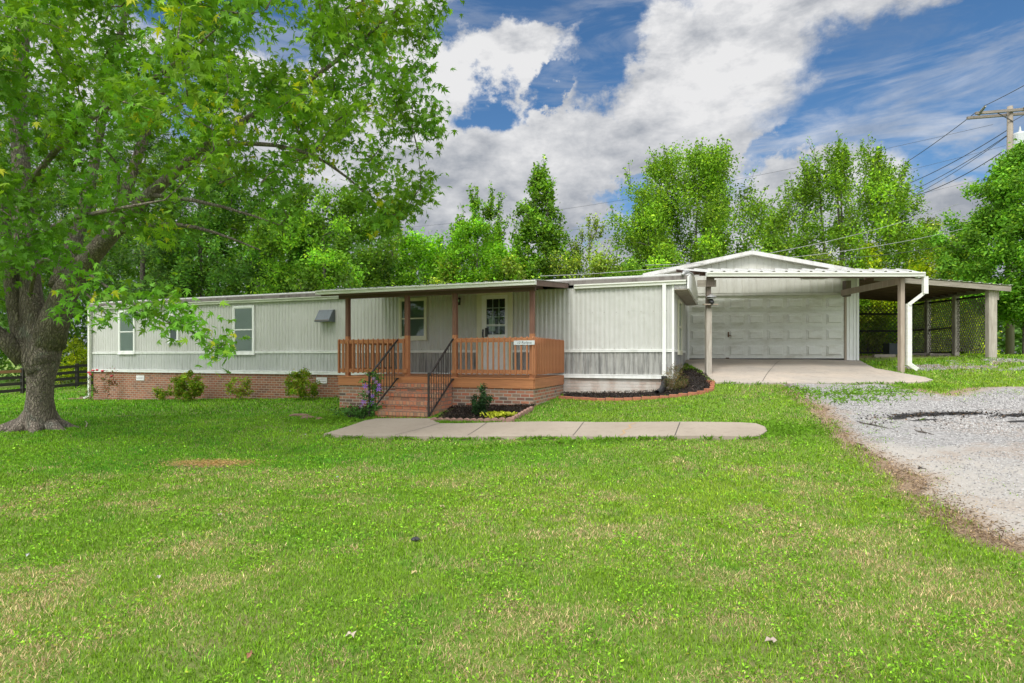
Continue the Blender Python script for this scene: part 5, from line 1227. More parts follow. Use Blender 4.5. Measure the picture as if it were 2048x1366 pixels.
# ------------------------------------------------------------------ shrubs and flowers
def shrub(name, label, c, rad, n, leaf, cols, stems=7, seed=1, tmpl=OVAL, group=None, wood='bark2', sig=.05, cat='shrub', up=.4, nt=26):
    r = np.random.default_rng(seed); root = empty(name, c, 0, label, cat, group); s = Skel(); s.limb([(c[0], c[1], c[2]-.03), (c[0], c[1], c[2]+.05)], [.012, .010])
    T = []
    for k in range(nt):
        a = r.uniform(0, 6.28); q = math.sqrt(r.random()); h = r.uniform(.25, 1)*(1.12-q*q*.6)
        T.append((c[0]+rad[0]*q*math.cos(a)*(.5+.5*min(1, h*1.5)), c[1]+rad[1]*q*math.sin(a)*(.5+.5*min(1, h*1.5)), c[2]+rad[2]*h))
    s.grow(np.array(T), r, .10, .3, minr=.003, maxr=.010); s.wood('stem', M[wood], root, 5)
    P, pick = s.leafpos(n, r, sig, .8); P[:, 2] = np.maximum(P[:, 2], c[2]+.01)
    cc = np.array([cols[k] for k in r.integers(0, len(cols), n)])*np.exp(r.normal(size=len(s.tips))*.25)[pick][:, None]
    place_leaves('foliage', *tmpl, P, leaf, cc, M['leaf3'], root, r, up=up); return root
def wallpt(px, py, d): s_ = HF.s(px, d); w = HF.w(s_, d); return (w.x, w.y, gz(w.x, w.y))
YG = [(.21, .34, .02), (.14, .30, .02), (.29, .40, .03), (.32, .28, .05)]
shrub('azalea_shrub', 'wide leafy yellow green shrub against the red brick base left of center', wallpt(378, 800, -.75), (.62, .5, .95), 4200, .065, YG, seed=3, group='shrubs along the brick base', nt=44)
shrub('azalea_shrub', 'small side clump leaning left of the wide yellow green shrub', wallpt(328, 798, -.6), (.42, .3, .55), 900, .06, YG, seed=8, group='shrubs along the brick base', nt=16)
shrub('azalea_shrub', 'small sparse shrub with reddish tips in the middle of the brick base', wallpt(480, 802, -.6), (.45, .35, .72), 1100, .06, YG+[(.22, .10, .05)], seed=4, group='shrubs along the brick base', nt=26)
shrub('azalea_shrub', 'leafy shrub in front of the white foundation vent near the porch', wallpt(603, 805, -.7), (.60, .45, 1.0), 3200, .06, YG, seed=5, group='shrubs along the brick base', nt=40)
shrub('rose_bush', 'thin reddish rose canes with few leaves by the left brick corner', wallpt(217, 803, -.35), (.28, .2, 1.2), 420, .05, [(.16, .06, .04), (.10, .14, .04), (.2, .08, .05)], seed=6, nt=20, wood='rust', cat='rose bush')
shrub('nandina_shrub', 'reddish green feathery shrub at the right corner beside the downspout', wallpt(1352, 785, -.35), (.30, .28, .62), 1900, .05, [(.16, .17, .05), (.22, .13, .07), (.10, .14, .04), (.28, .19, .10)], seed=7, tmpl=THIN, nt=40)
p = g(962, 837); shrub('evergreen_shrub', 'small dark green upright shrub in the mulch in front of the porch bricks', (p.x, p.y+.12, gz(p.x, p.y+.12)), (.24, .20, .66), 2300, .040, [(.035, .085, .03), (.05, .11, .035), (.025, .06, .025)], seed=9, nt=30, sig=.03)
p = g(1000, 839); hr = np.random.default_rng(4)
hosta = empty('hosta_plant', (p.x, p.y, p.z), 0, 'low bright yellow leafed plant by the scalloped edging', 'plant')
P = np.stack([p.x+hr.normal(size=240)*.13, p.y+hr.normal(size=240)*.07, p.z+.05+hr.random(240)*.10], 1)
place_leaves('foliage', *OVAL, P, .085, np.tile([.46, .50, .04], (240, 1))*hr.uniform(.8, 1.1, (240, 1)), M['leaf3'], hosta, hr, up=1.0)
# clematis on the left railing
cw = HF.w(-(st0-.12), PD-1.15); cr_ = np.random.default_rng(12)
cl = empty('clematis_vine', (cw.x, cw.y, gz(cw.x, cw.y)), 0, 'clematis vine with purple flowers climbing the left stair railing', 'flowering vine')
cb_ = Vector((cw.x, cw.y, gz(cw.x, cw.y))); s = Skel(); s.limb([cb_, cb_+Vector((.02, 0, .3))], [.008, .006])
T = np.array([cb_+Vector((cr_.normal()*.10+.05*(z_ > .5), cr_.normal()*.08, z_)) for z_ in cr_.uniform(.1, 1.02, 36)]+[cb_+Vector((-.25+cr_.normal()*.22, -.05+cr_.normal()*.12, cr_.uniform(.05, .32))) for _ in range(26)])
s.grow(T, cr_, .1, .2, minr=.002, maxr=.006); s.wood('stem', M['bark2'], cl, 4); P, _ = s.leafpos(1500, cr_, .045, .9)
place_leaves('foliage', *OVAL, P, .055, np.tile([.07, .17, .035], (1500, 1))*cr_.uniform(.6, 1.8, (1500, 1)), M['leaf3'], cl, cr_, up=.4)
def petal6(n=6):
    v = [(0, 0, 0)]; f = []
    for k in range(n):
        a = 2*math.pi*k/n; i = len(v)
        v += [(.45*math.cos(a-.3), .45*math.sin(a-.3), .05), (1*math.cos(a), 1*math.sin(a), -.05), (.45*math.cos(a+.3), .45*math.sin(a+.3), .05)]; f += [(0, i, i+1), (0, i+1, i+2)]
    return v, f
flw = [(730, 772), (757, 778), (745, 792), (727, 803), (742, 806), (758, 770), (747, 757), (722, 812), (752, 764), (736, 784)]
for k, (px, py) in enumerate(flw):
    Yf = cw.y-.10; c0 = P3(px, py, Yf); v, f = petal6(); rs = .085 if k in (0, 1, 3, 4) else .06; m = MB()
    rot = Matrix.Rotation(R(70+cr_.uniform(-25, 25)), 3, 'X') @ Matrix.Rotation(cr_.uniform(0, 6), 3, 'Z'); m.add([c0+rot @ (Vector(q)*rs) for q in v], f)
    c_ = (.27, .13, .55) if k < 6 else (.33, .16, .36)
    if k == 0: mp = m_paint('purple_petal', (.28, .12, .56), (.20, .08, .40), .3, .6); mp2 = m_paint('faded_petal', (.30, .17, .36), (.18, .08, .2), .4, .7)
    obj('flower', m, mp if k < 6 else mp2, cl)
# red roses by the left downspout
rw = wallpt(184, 800, -.3)
rb_ = shrub('rose_bush', 'climbing rose with red blooms beside the left downspout', rw, (.28, .2, 1.05), 260, .05, [(.08, .15, .04), (.12, .1, .04)], seed=15, nt=14, cat='rose bush')
mr = m_paint('rose_petal', (.55, .05, .07), (.35, .03, .05), .4, .6)
for px, py in ((178, 745), (186, 741), (194, 740), (181, 749), (223, 752), (205, 742)):
    c0 = P3(px, py, rw[1]-.1); m = MB(); m.blob(c0, .045, px, (1.3, 1, .8), 5); obj('bloom', m, mr, rb_, smooth=True)

# ------------------------------------------------------------------ bed edging, downspout hose, stones
def ORD(i): return ['first', 'second', 'third', 'fourth', 'fifth', 'sixth', 'seventh', 'eighth', 'ninth', 'tenth', 'eleventh', 'twelfth', 'thirteenth', 'fourteenth', 'fifteenth', 'sixteenth', 'seventeenth', 'eighteenth', 'nineteenth', 'twentieth', 'twenty first', 'twenty second', 'twenty third', 'twenty fourth', 'twenty fifth', 'twenty sixth', 'twenty seventh', 'twenty eighth', 'twenty ninth', 'thirtieth'][i]
def along(pts, step):
    out = []; acc = 0
    for a, b in zip(pts[:-1], pts[1:]):
        a, b = Vector(a).to_2d(), Vector(b).to_2d(); L = (b-a).length; t = -acc if acc else 0; t = (step-acc) if acc else 0
        while t < L: out.append((a+(b-a)*t/L, math.atan2(b.y-a.y, b.x-a.x))); t += step
        acc = L-(t-step)
    return out
pts = gp_list([(1126, 798), (1190, 802), (1300, 799), (1400, 789), (1424, 781)]); br0 = None
m = MB(); m.box(-.098, .098, -.05, .05, -.05, .055)
bp = obj('edging_brick', m, M['edge'], None, bevel=.006)
el_ = along(pts, .205)+along(gp_list([(1424, 779), (1425, 767), (1413, 766)]), .205)
for i, (p, a) in enumerate(el_):
    o = bp if i == 0 else bp.copy()
    if i: C.objects.link(o)
    o.location = (p.x, p.y, gz(p.x, p.y)+.015+random.uniform(-.006, .006)); o.rotation_euler = (random.uniform(-.03, .03), random.uniform(-.03, .03), a+random.uniform(-.04, .04))
    tag(o, 'red edging brick, %s from the porch corner along the right mulch bed' % ORD(i), 'brick', 'red bricks edging the right mulch bed')
m = MB(); n = 10; pr = [(-.07, -.06), (.07, -.06)]+[(.07*math.cos(math.pi*k/n), .035+.05*math.sin(math.pi*k/n)) for k in range(n+1)]; k = len(pr)
m.add([(a, -.03, b) for a, b in pr]+[(a, .03, b) for a, b in pr], [tuple(range(k)), tuple(range(2*k-1, k-1, -1))]+[(i, i+k, (i+1) % k+k, (i+1) % k) for i in range(k)])
sp_ = obj('scalloped_edging_stone', m, M['scallop'], None, bevel=.004)
for i, (p, a) in enumerate(along(gp_list([(868, 845), (950, 847), (1024, 845), (1064, 822)]), .148)):
    o = sp_ if i == 0 else sp_.copy()
    if i: C.objects.link(o)
    o.location = (p.x, p.y, gz(p.x, p.y)+.02); o.rotation_euler = (random.uniform(-.06, .06), random.uniform(-.05, .05), a+random.uniform(-.06, .06))
    tag(o, 'scalloped reddish edging stone, %s from the steps along the front bed' % ORD(i), 'edging stone', 'scalloped edging stones around the front bed')
# black corrugated hose at the foot of the downspout
w0 = HF.w(HF.s(1329), -.07); hz0 = P3(1328, 762, w0.y).z; hp = [Vector((w0.x, w0.y, hz0+.12)), Vector((w0.x, w0.y-.02, hz0-.02)), Vector((w0.x-.05, w0.y-.14, hz0-.13)), Vector((w0.x-.17, w0.y-.32, gz(w0.x-.2, w0.y-.3)+.085)), Vector((w0.x-.30, w0.y-.46, gz(w0.x-.3, w0.y-.46)+.085))]
fine = []; rd = []
for i in range(len(hp)-1):
    for q in range(8): fine.append(hp[i].lerp(hp[i+1], q/8)); rd.append(.068+(.006 if q % 2 else 0))
F_ = np.array(fine); 
for _ in range(4): F_[1:-1] = F_[1:-1]*.5+(F_[:-2]+F_[2:])*.25
m = MB(); m.tube(F_, rd, 14, cap=False); o = obj('drain_hose', m, M['black'], None, smooth=True); s_ = o.modifiers.new('t', 'SOLIDIFY'); s_.thickness = .006
tag(o, 'black corrugated drain hose curving out at the foot of the white downspout', 'hose')
for k, (px, py, w, h) in enumerate(((618, 838, .22, .05), (600, 832, .26, .04), (640, 841, .12, .05))):
    p = g(px, py); m = MB(); m.blob((p.x, p.y, p.z+.01), w, 30+k, (1, .55, h/w*1.2), 6); o = obj('flat_stone', m, M['stone'], None)
    tag(o, ['reddish flat stone in the grass left of the steps', 'thin brown slab behind the reddish flat stone', 'small round stone at the edge of the left bed'][k], 'stone')
for k, (px, py, w) in enumerate(((160, 799, .8), (176, 796, .7))):
    p = g(px, py); m = MB(); m.box(p.x-w/2, p.x+w/2, p.y-.10, p.y+.10, p.z-.05, p.z+.05); o = obj('edging_timber', m, M['stone'], None, bevel=.01)
    tag(o, ['long reddish edging strip in the grass left of the home corner', 'short edging strip directly under the left downspout'][k], 'edging')
# ------------------------------------------------------------------ board fence at the left
fe = empty('board_fence', (-24, 29, -.2), 0, 'dark four board fence crossing the lawn behind the maple trunk', 'fence')
FP = [P3(-330, 800, 24), P3(-180, 800, 25.6), P3(-60, 800, 27.1), P3(45, 800, 28.9), P3(154, 800, 31), P3(250, 800, 33), P3(340, 800, 35)]
FP = [Vector((p.x, p.y, gz(p.x, p.y))) for p in FP]
for p in FP: m = MB(); m.box(p.x-.07, p.x+.07, p.y-.06, p.y+.06, p.z-.2, p.z+1.28); obj('post', m, M['fence'], fe)
for a, b in zip(FP[:-1], FP[1:]):
    for k, hh in enumerate((.18, .50, .82, 1.14)):
        q = MB(); dy = Vector((0, -.075, 0)); q.beam(a+dy+Vector((0, 0, hh+random.uniform(-.02, .02))), b+dy+Vector((0, 0, hh+random.uniform(-.02, .02))), .03, .15)
        new = (k == 3 and a is FP[2]); obj('rail_board', q, M['newboard'] if new else M['fence'], fe, label='fresh tan replacement board' if new else None)
# ------------------------------------------------------------------ utility pole and wires
PY = 27.0; pp = P3(2020, 213, PY); gzp = gz(pp.x, PY)
up_ = empty('utility_pole', (pp.x, PY, gzp), 0, 'weathered wooden utility pole with double crossarm behind the right tree', 'utility pole')
m = MB(); m.tube([(pp.x, PY, gzp-.3), (pp.x, PY, gzp+6), (pp.x, PY, pp.z)], [.17, .145, .115], 12); obj('pole', m, M['pole'], up_, smooth=True)
aL = P3(1946, 231, PY-.15); aR = P3(2095, 219, PY-.15)
m = MB(); m.beam(aL+Vector((.12, 0, .10)), aR+Vector((.1, 0, .10)), .10, .12); obj('crossarm', m, M['arm'], up_)
m = MB(); m.beam(aL+Vector((0, .34, .02)), aR+Vector((0, .34, .02)), .10, .12); obj('crossarm', m, M['arm'], up_)
for dx in (-.9, .9): m = MB(); m.beam((pp.x, PY-.14, pp.z-.75), (pp.x+dx, PY-.14, pp.z-.25), .03, .03); obj('crossarm_brace', m, M['wire'], up_)
for px, py in ((1962, 220), (2050, 212)):
    a = P3(px-4, py+8, PY-.1); b = P3(px+8, py-7, PY-.5); m = MB()
    for k in range(7): t = k/6; c = a.lerp(b, t); m.tube([c-(b-a)*.05, c+(b-a)*.05], [.075-.02*t, .075-.02*t], 8)
    obj('insulator', m, M['porcelain'], up_)
tp = P3(2040, 285, PY-.2); m = MB(); m.lathe([(.24, -.45), (.27, -.42), (.27, .38), (.24, .44)], tp, 20); m.tube([tp+Vector((.0, 0, .44)), tp+Vector((0, 0, .75))], [.07, .02], 8); obj('transformer', m, M['transf'], up_, smooth=False)
def wire(a, b, sag, label, rad=.011, mat='wire', name='power_line', grp='overhead wires', n=18):
    a, b = Vector(a), Vector(b); pts = []
    for i in range(n+1): t = i/n; p = a.lerp(b, t); p.z -= sag*4*t*(1-t); pts.append(p)
    m = MB(); m.tube(pts, rad, 5, cap=False); o = obj(name, m, M[mat], None, smooth=True); tag(o, label, 'wire', grp)
wire(P3(1968, 212, PY-.5), P3(2200, 80, 20), .1, 'thick wire rising from the left crossarm end toward the top right', .016)
wire(P3(1950, 226, PY), P3(1780, 345, 34), .1, 'thick wire falling from the left crossarm end to the loose tall tree', .017)
wire(P3(2018, 258, PY), P3(1790, 378, 34), .2, 'upper of the steep wires below the crossarm', .018)
wire(P3(2018, 268, PY), P3(1800, 392, 34), .2, 'second steep wire below the crossarm', .016)
wire(P3(2014, 272, PY), P3(1800, 404, 34), .2, 'third steep wire below the crossarm', .013)
wire(P3(2008, 301, PY), P3(1800, 400, 32), .3, 'lowest steep twisted wire from the pole', .02)
wire(P3(1986, 249, PY), P3(700, 462, 48), .9, 'long thin wire crossing the sky above the tall trees', .008)
wire(P3(2012, 291, PY), P3(1000, 468, 46), .9, 'second long thin wire reaching the slender tree', .007)
wire(P3(1995, 350, PY), P3(1000, 520, 44), .8, 'third faint wire low in the sky', .006)
wire(P3(1925, 458, 21), P3(1290, 530, 17.6), .3, 'pale service wire slanting in front of the trees over the garage', .008, 'galv')
wire(P3(1925, 484, 24), P3(1560, 520, 21), .2, 'dark wire low in front of the trees over the garage', .011)
wire(P3(1916, 408, 23), P3(1080, 552, 18.5), .6, 'service wire running down to the home roof', .009, 'galv')
# ------------------------------------------------------------------ brush pile, box, litter
br = np.random.default_rng(31)
bp_ = g(2050, 697); bp_c = Vector((bp_.x, bp_.y, bp_.z))
pile = empty('brush_pile', bp_c, 0, 'heap of cut branches at the right edge below the rounded tree', 'brush pile')
for k in range(46):
    L = br.uniform(.5, 2.2); a = br.uniform(0, 3.14); c = bp_c+Vector((br.normal()*.75, br.normal()*.4, br.uniform(.03, .42)))
    d = Vector((math.cos(a), math.sin(a)*.6, br.normal()*.22)); m = MB(); m.tube([c-d*L/2, c+Vector((0, 0, .08)), c+d*L/2+Vector((0, 0, br.normal()*.15))], [br.uniform(.012, .035), .02, .006], 5); obj('branch', m, M['tan_z'] if k % 3 == 0 else M['bark2'], pile)
q = P3(1792, 704, 22.5); m = MB(); g0 = gz(q.x, q.y); m.box(q.x-.26, q.x+.26, q.y, q.y+.4, g0-.02, g0+.48); bx = obj('utility_box', m, M['hood'], None, bevel=.01); tag(bx, 'grey metal box on the ground inside the lean-to', 'box')
for k, (px, py) in enumerate(((1842, 709), (1878, 710), (1768, 712))):
    q = g(px, py+2); m = MB(); m.box(q.x-.35, q.x+.35, q.y-.06, q.y+.06, q.z-.02, q.z+.09); o = obj('timber', m, M['grey_x'], None, bevel=.006)
    tag(o, ['pale timber on the ground left of the third lean-to post', 'pale timber on the ground right of the third lean-to post', 'pale timber on the ground near the grey box'][k], 'timber')
def stick(px0, py0, px1, py1, r_, lab, fork=True, mat='bark2'):
    a, b = g(px0, py0), g(px1, py1); m = MB(); mid = a.lerp(b, .45)+Vector((0, .05, .03)); L = (b-a).length
    m.tube([a+Vector((0, 0, .02)), mid, b+Vector((0, 0, .015))], [r_, r_*.8, r_*.4], 6)
    if fork: m.tube([mid, mid+Vector((L*.18, .12, .05))], [r_*.6, r_*.3], 5); m.tube([a.lerp(b, .15), a.lerp(b, .15)+Vector((-.02, .10, .05))], [r_*.6, r_*.3], 5)
    tag(obj('fallen_stick', m, M[mat], None), lab, 'stick')
stick(1720, 848, 1782, 860, .016, 'dark forked stick lying on the gravel left of the ash'); stick(1836, 866, 1868, 872, .018, 'short dark stick on the gravel in front of the ash'); stick(1838, 941, 1852, 941, .014, 'tiny black twig on the pale gravel near the lawn edge', False)
stick(236, 836, 272, 832, .008, 'thin curved twig on the grass behind the maple trunk'); stick(172, 856, 170, 843, .012, 'small pale stub of wood on the grass beside the maple', False, 'tan_z')
q = g(831, 1083); m = MB(); m.blob((q.x, q.y, q.z+.02), .028, 9, (1.3, 1, .7), 6); tag(obj('charred_lump', m, M['black'], None), 'small black lump lying in the front lawn', 'lump')
# dry leaves on the lawn
lv = [(702, 1279, .05, (.55, .47, .36)), (1541, 1290, .05, (.45, .36, .30)), (611, 872, .03, (.6, .6, .62)), (675, 958, .03, (.55, .55, .6)), (56, 1117, .03, (.6, .6, .58)), (440, 1035, .035, (.5, .45, .33)), (317, 1162, .03, (.55, .5, .42)), (884, 1018, .04, (.5, .42, .2)), (828, 1152, .04, (.55, .45, .2)), (500, 1320, .04, (.33, .15, .08)), (580, 865, .03, (.6, .6, .6))]
LVL = ['pale folded leaf low in the lawn left of the middle', 'brownish dry leaf low in the lawn right of the middle', 'tiny white petal near the left end of the walk', 'tiny bluish petal in the lawn below the walk end', 'tiny white petal at the far left of the front lawn',
 'small cream leaf in the lawn below the straw patch', 'small pale leaf in the left half of the front lawn', 'small yellowish leaf in the middle lawn above the black lump', 'small yellowish leaf in the lawn just below the black lump', 'small red brown leaf near the bottom left', 'tiny white petal in the grass behind the walk end']
for k, (px, py, sz, c_) in enumerate(lv):
    sz *= .62; c_ = tuple(v*.8 for v in c_)
    q = g(px, py); m = MB(); a = br.uniform(0, 6); pts = [(math.cos(a+t)*sz*(1 if i % 2 == 0 else .6), math.sin(a+t)*sz*(1 if i % 2 == 0 else .6), .03+.012*math.sin(3*t)) for i, t in enumerate(np.linspace(0, 6.28, 10)[:-1])]
    m.add([(q.x, q.y, q.z+.035)]+[(q.x+p[0], q.y+p[1], q.z+p[2]) for p in pts], [(0, i+1, (i+1) % 9+1) for i in range(9)])
    o = obj('fallen_leaf', m, m_paint('dry_leaf_%d' % k, c_, tuple(v*.6 for v in c_), .5, .7, 20), None)
    tag(o, LVL[k], 'leaf', 'dry leaves scattered on the lawn')

# ------------------------------------------------------------------ grass, clover and gravel stones
BLK = [WALK, APRON, HOME, PORCH, STEPS, BED1, BED2, BED3, GRG]
def masked(x, y, extra=()):
    k = np.ones(len(x), bool)
    for poly in BLK+list(extra): k &= ~inpoly(x, y, [tuple(q) for q in poly])
    return k
def grass():
    r = np.random.default_rng(17); P = []; W = []; Hh = []
    DR = [tuple(q) for q in DRIVE]
    for y0, y1, dens, w, h in ((2.1, 4.2, 8500, .0042, .028), (4.2, 6.5, 5200, .0055, .031), (6.5, 9.5, 2800, .0075, .034), (9.5, 14, 1300, .011, .040), (14, 22, 330, .02, .055), (22, 34, 90, .035, .06)):
        lim = .95*y1+.6; n = int((y1-y0)*2*lim*dens); x = r.uniform(-lim, lim, n); y = r.uniform(y0, y1, n)
        k = np.abs(x) < .95*y+.6; x, y = x[k], y[k]; k = masked(x, y); x, y = x[k], y[k]
        d = edgedist(x, y, DR); ins = inpoly(x, y, DR); s_ = np.where(ins, -d, d)+(fb(x, y, 2.2, 4)-.5)*.7
        nz = fb(x, y, 1.1, 14); nz2 = fb(x, y, 5, 15)
        keep = np.where(x > 1.5, s_ > .16-.22*r.random(len(x)), True)
        far = y > 11.2; keep |= ins & (nz > .56) & (nz2 > .5) & far & (r.random(len(x)) < .7); 
        keep |= ins & (d < 1.0) & (nz2 > .62) & (r.random(len(x)) < .35)
        gp = (y > 14.6) & (y < 17.2) & (x > 10.4) & (fb(x, y, .9, 9) > .55); keep &= ~(gp & (r.random(len(x)) < .85))
        sh = inpoly(x, y, [(10.6, 17.8), (15, 18.1), (17.2, 25), (11, 25)]); keep &= ~(sh & (r.random(len(x)) < .9))
        m1 = g(420, 930); keep &= ~((np.hypot((x-m1.x)/.62, (y-m1.y)/.30) < 1) & (r.random(len(x)) < .8))
        x, y = x[keep], y[keep]; P.append(np.stack([x, y], 1)); W.append(np.full(len(x), w)); Hh.append(np.full(len(x), h))
    P = np.vstack(P); w = np.concatenate(W); h = np.concatenate(Hh); n = len(P); x, y = P[:, 0], P[:, 1]; z = gzn(x, y)
    patch = .5*fb(x, y, .8, 21)+.5*fb(x, y, 2.0, 22); p2 = fb(x, y, 3.1, 25); p3 = fb(x, y, .35, 29); clump = fb(x, y, 7, 33)
    h = h*r.uniform(.5, 1.3, n)*(.7+.9*clump); h *= np.where((p2 > .62), 1.25, 1)
    a = r.uniform(0, 6.283, n); lean = r.uniform(.2, 1.8, n)
    dry = r.random(n) < np.clip(.20+3.0*(patch-.48)+1.9*(p2-.5)+.12*np.clip((8-y)/4, 0, 1), .04, .88)*np.clip(1.25-(y-2)/13, .18, 1)*np.where((x < -2.5) & (y > 8), .25, 1); lean = np.where(dry, r.uniform(1.0, 2.2, n), lean); h = np.where(dry, h*.8, h)
    w = np.where(dry, w*.8, w); dx, dy = np.cos(a), np.sin(a); sx, sy = -dy*w/2, dx*w/2; nr = 1/np.sqrt(1+lean**2); bx, by = dx*lean*h*nr, dy*lean*h*nr; hz = h*nr
    V = np.empty((n, 5, 3)); V[:, 0] = np.stack([x-sx, y-sy, z-.004], 1); V[:, 1] = np.stack([x+sx, y+sy, z-.004], 1)
    V[:, 2] = np.stack([x+sx*.8+bx*.42, y+sy*.8+by*.42, z+hz*.62], 1); V[:, 3] = np.stack([x-sx*.8+bx*.42, y-sy*.8+by*.42, z+hz*.62], 1); V[:, 4] = np.stack([x+bx, y+by, z+hz], 1)
    F = np.array([(0, 1, 2), (0, 2, 3), (3, 2, 4)])[None]+(np.arange(n)*5)[:, None, None]
    g1 = np.array([.145, .285, .018]); g2 = np.array([.28, .40, .03]); g3 = np.array([.075, .25, .025]); st = np.array([.50, .38, .21]); w = w
    t = np.clip((p3-.3)*1.6+(r.random(n)-.5)*.5, 0, 1)[:, None]; c = g1*(1-t)+g2*t; k = (p2 > .58)[:, None]; c = np.where(k, c*.55+g3*.45, c)
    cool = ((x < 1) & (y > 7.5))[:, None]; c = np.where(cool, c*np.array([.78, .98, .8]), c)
    c = np.where(dry[:, None], st*r.uniform(.6, 1.2, (n, 1)), c)*np.exp(r.normal(size=(n, 1))*.38)
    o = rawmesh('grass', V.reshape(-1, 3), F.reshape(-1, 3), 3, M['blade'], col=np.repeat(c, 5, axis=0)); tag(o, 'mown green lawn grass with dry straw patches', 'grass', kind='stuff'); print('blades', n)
    # broad leaved weeds and clover
    P = []; S = []
    for y0, y1, dens, sz in ((2.1, 4.5, 2200, .017), (4.5, 7.5, 1000, .024), (7.5, 12, 300, .034)):
        lim = .95*y1+.6; n = int((y1-y0)*2*lim*dens); x = r.uniform(-lim, lim, n); y = r.uniform(y0, y1, n); k = (np.abs(x) < .95*y+.6) & masked(x, y, [DRIVE]); x, y = x[k], y[k]
        d = edgedist(x, y, DR); k = (fb(x, y, 2.6, 41) > .53) & ((d > .35) | (x < 2)); x, y = x[k], y[k]
        P.append(np.stack([x, y, gzn(x, y)+r.uniform(.008, .04, len(x))], 1)); S.append(np.full(len(x), sz))
    P = np.vstack(P); S = np.concatenate(S); n = len(P); c = np.array([.18, .365, .022])*np.exp(r.normal(size=(n, 1))*.35)
    yl = r.random(n) < .05; c[yl] = (.35, .40, .04)
    o = place_leaves('clover', *OVAL, P, S, c, M['blade'], None, r, up=1.3); tag(o, 'low clover and broad leaved weeds spread through the lawn', 'clover', kind='stuff'); print('clover', n)
    # tufts beside the walk and bed, longer
    T = []
    for (px, py, n_, sx_, sy_) in ((860, 850, 1500, .38, .14), (940, 849, 900, .5, .10), (700, 838, 800, .35, .2), (655, 842, 700, .4, .25), (1545, 862, 900, .35, .3), (1200, 884, 500, 1.5, .1)):
        q = g(px, py); T.append(np.stack([q.x+r.normal(size=n_)*sx_, q.y+r.normal(size=n_)*sy_], 1))
    for poly, n_, lo, hi in ((WALK, 3600, -.02, .07), (APRON, 1500, -.02, .08), (BED1, 900, -.02, .05)):
        A = np.array([tuple(q) for q in poly]); B = np.roll(A, -1, 0); L = np.hypot(*(B-A).T); i = r.choice(len(A), n_, p=L/L.sum()); f = r.random((n_, 1)); q = A[i]*(1-f)+B[i]*f
        keep = fb(q[:, 0], q[:, 1], 2.5, 51) > .47; T.append(q[keep]+r.normal(size=(keep.sum(), 2))*.045)
    T = np.vstack(T); k = r.random(len(T)) < 2; NE = 0; k &= masked(T[:, 0], T[:, 1]); T = T[k]
    for (px, py, n_, sx_, sy_) in ((1650, 792, 260, .5, .25), (1745, 787, 420, .6, .22), (1700, 803, 200, .5, .2), (1830, 776, 260, .8, .15), (1600, 782, 160, .3, .2)):
        q = g(px, py); T = np.vstack([T, np.stack([q.x+r.normal(size=n_)*sx_, q.y+r.normal(size=n_)*sy_], 1)])
    n = len(T); x, y = T.T; z = gzn(x, y)
    c = np.array([.14, .285, .022])*np.exp(r.normal(size=(n, 1))*.25); P = np.stack([x, y, z+.035], 1)
    o = place_leaves('grass_tufts', *THIN, P, .10, c, M['blade'], None, r, up=.05); tag(o, 'longer grass tufts along the walk and flower bed', 'grass', kind='stuff')
grass()
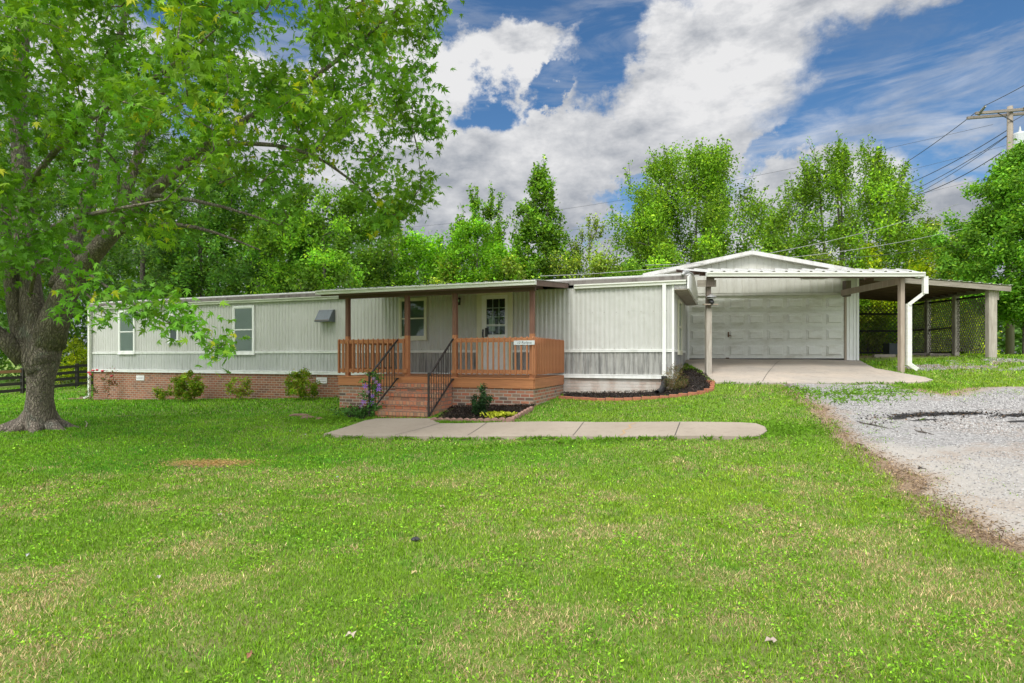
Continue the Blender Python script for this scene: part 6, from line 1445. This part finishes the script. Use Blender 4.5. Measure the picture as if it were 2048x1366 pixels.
def stones():
    r = np.random.default_rng(23); n = 90000; DR = [tuple(q) for q in DRIVE]; x = r.uniform(3, 15, n); y = 3+9.5*r.random(n)**.75; d = edgedist(x, y, DR)
    k = (inpoly(x, y, DR) & (d > .25+.5*r.random(n)) & (x < y*.95+.6) & (fb(x, y, .9, 31) > .40)) | (inpoly(x, y, DR) & (d > .2) & (r.random(n) < .08)); x, y = x[k], y[k]; ash = drive_attr(x, y, np.ones(len(x)))[:, 2] > .3; x, y = x[~ash], y[~ash]; n = len(x)
    x2 = r.uniform(10.5, 16.5, 6000); y2 = r.uniform(14.6, 17.2, 6000); k2 = fb(x2, y2, .9, 9) > .56; x = np.concatenate([x, x2[k2]]); y = np.concatenate([y, y2[k2]]); n = len(x); z = gzn(x, y)
    s = r.uniform(.005, .014, n)*(1+(y > 8)*.4); O = np.array([(1, 0, 0), (0, 1, 0), (-1, 0, 0), (0, -1, 0), (0, 0, .8), (0, 0, -.6)]); J = r.uniform(.6, 1.3, (n, 6, 1))
    a = r.uniform(0, 6.28, n); ca, sa = np.cos(a)[:, None], np.sin(a)[:, None]; V = O[None]*J*s[:, None, None]; V = np.stack([V[..., 0]*ca-V[..., 1]*sa, V[..., 0]*sa+V[..., 1]*ca, V[..., 2]], -1)+np.stack([x, y, z+.016], 1)[:, None]
    F = np.array([(0, 1, 4), (1, 2, 4), (2, 3, 4), (3, 0, 4), (1, 0, 5), (2, 1, 5), (3, 2, 5), (0, 3, 5)])[None]+(np.arange(n)*6)[:, None, None]
    c = np.array([.39, .38, .37])*r.uniform(.4, 1.35, (n, 1)); m, N, b, o_ = newmat('stone_chip'); at = N.add('ShaderNodeAttribute', attribute_name='Col'); setcol(N, b, at.outputs['Color']); b.inputs['Roughness'].default_value = .9
    o = rawmesh('gravel_stones', V.reshape(-1, 3), F.reshape(-1, 3), 3, m, col=np.repeat(c, 6, axis=0)); tag(o, 'loose pale grey crushed stones on the drive', 'gravel', kind='stuff'); print('stones', n)
    # mulch chips and ash flakes
    X = []
    for poly, nn in ((BED1, 2600), (BED2, 1700), (BED3, 500)):
        Pm = np.array([tuple(q) for q in poly]); lo, hi = Pm.min(0), Pm.max(0); xx = r.uniform(lo[0], hi[0], nn*3); yy = r.uniform(lo[1], hi[1], nn*3); k = inpoly(xx, yy, Pm); k &= ~inpoly(xx, yy, [tuple(q) for q in STEPS]); X.append(np.stack([xx[k], yy[k]], 1))
    X = np.vstack(X); n = len(X); c = np.array([.035, .026, .022])*np.exp(r.normal(size=(n, 1))*.7); P = np.stack([X[:, 0], X[:, 1], gzn(X[:, 0], X[:, 1])+.055+r.uniform(0, .025, n)], 1)
    o = place_leaves('mulch_chips', *THIN, P, .065, c, M['leaf3'], None, r, up=.4); tag(o, 'dark shredded bark mulch in the flower beds', 'mulch', kind='stuff')
    A_ = []
    for (px, py, sx_, sy_, k) in ((1850, 832, .6, .14, 260), (1930, 830, .4, .12, 120), (2030, 833, .4, .14, 150), (1900, 848, .9, .3, 50), (1780, 842, .5, .25, 40)):
        q = g(px, py); A_.append(np.stack([q.x+r.normal(size=k)*sx_, q.y+r.normal(size=k)*sy_], 1))
    A_ = np.vstack(A_); k = len(A_); ch = np.where(r.random((k, 1)) < .8, np.array([[.018, .016, .015]]), np.array([[.16, .10, .06]]))*np.exp(r.normal(size=(k, 1))*.3)
    o = place_leaves('charred_debris', *OVAL, np.stack([A_[:, 0], A_[:, 1], gzn(A_[:, 0], A_[:, 1])+.026], 1), .036, ch, M['leaf3'], None, r, up=1.2); tag(o, 'charred bits and ash scattered on the gravel', 'debris', kind='stuff')
    # straw and dead leaves on the brown strip along the drive
    n = 5200; t = r.random(n)*(len(_dr)-1); i = np.minimum(t.astype(int), len(_dr)-2); f = (t-i)[:, None]; A = np.array([tuple(q) for q in _dr]); Q = A[i]*(1-f)+A[i+1]*f+r.normal(size=(n, 2))*np.array([.17, .13])
    c = np.where(r.random((n, 1)) < .5, np.array([[.36, .26, .17]]), np.array([[.15, .10, .07]]))*np.exp(r.normal(size=(n, 1))*.3); P = np.stack([Q[:, 0], Q[:, 1], gzn(Q[:, 0], Q[:, 1])+.02], 1)
    m1 = g(420, 930); k = 2200; Q2 = np.stack([m1.x+r.normal(size=k)*.33, m1.y+r.normal(size=k)*.15], 1); P2 = np.stack([Q2[:, 0], Q2[:, 1], gzn(Q2[:, 0], Q2[:, 1])+.03*r.random(k)+.02], 1)
    c2 = np.array([.50, .33, .16])*np.exp(r.normal(size=(k, 1))*.25)
    o = place_leaves('dry_debris', *THIN, np.vstack([P, P2]), .036, np.vstack([c, c2]), M['leaf3'], None, r, up=1.5); tag(o, 'dry straw and leaf debris on bare soil patches', 'debris', kind='stuff')
stones()
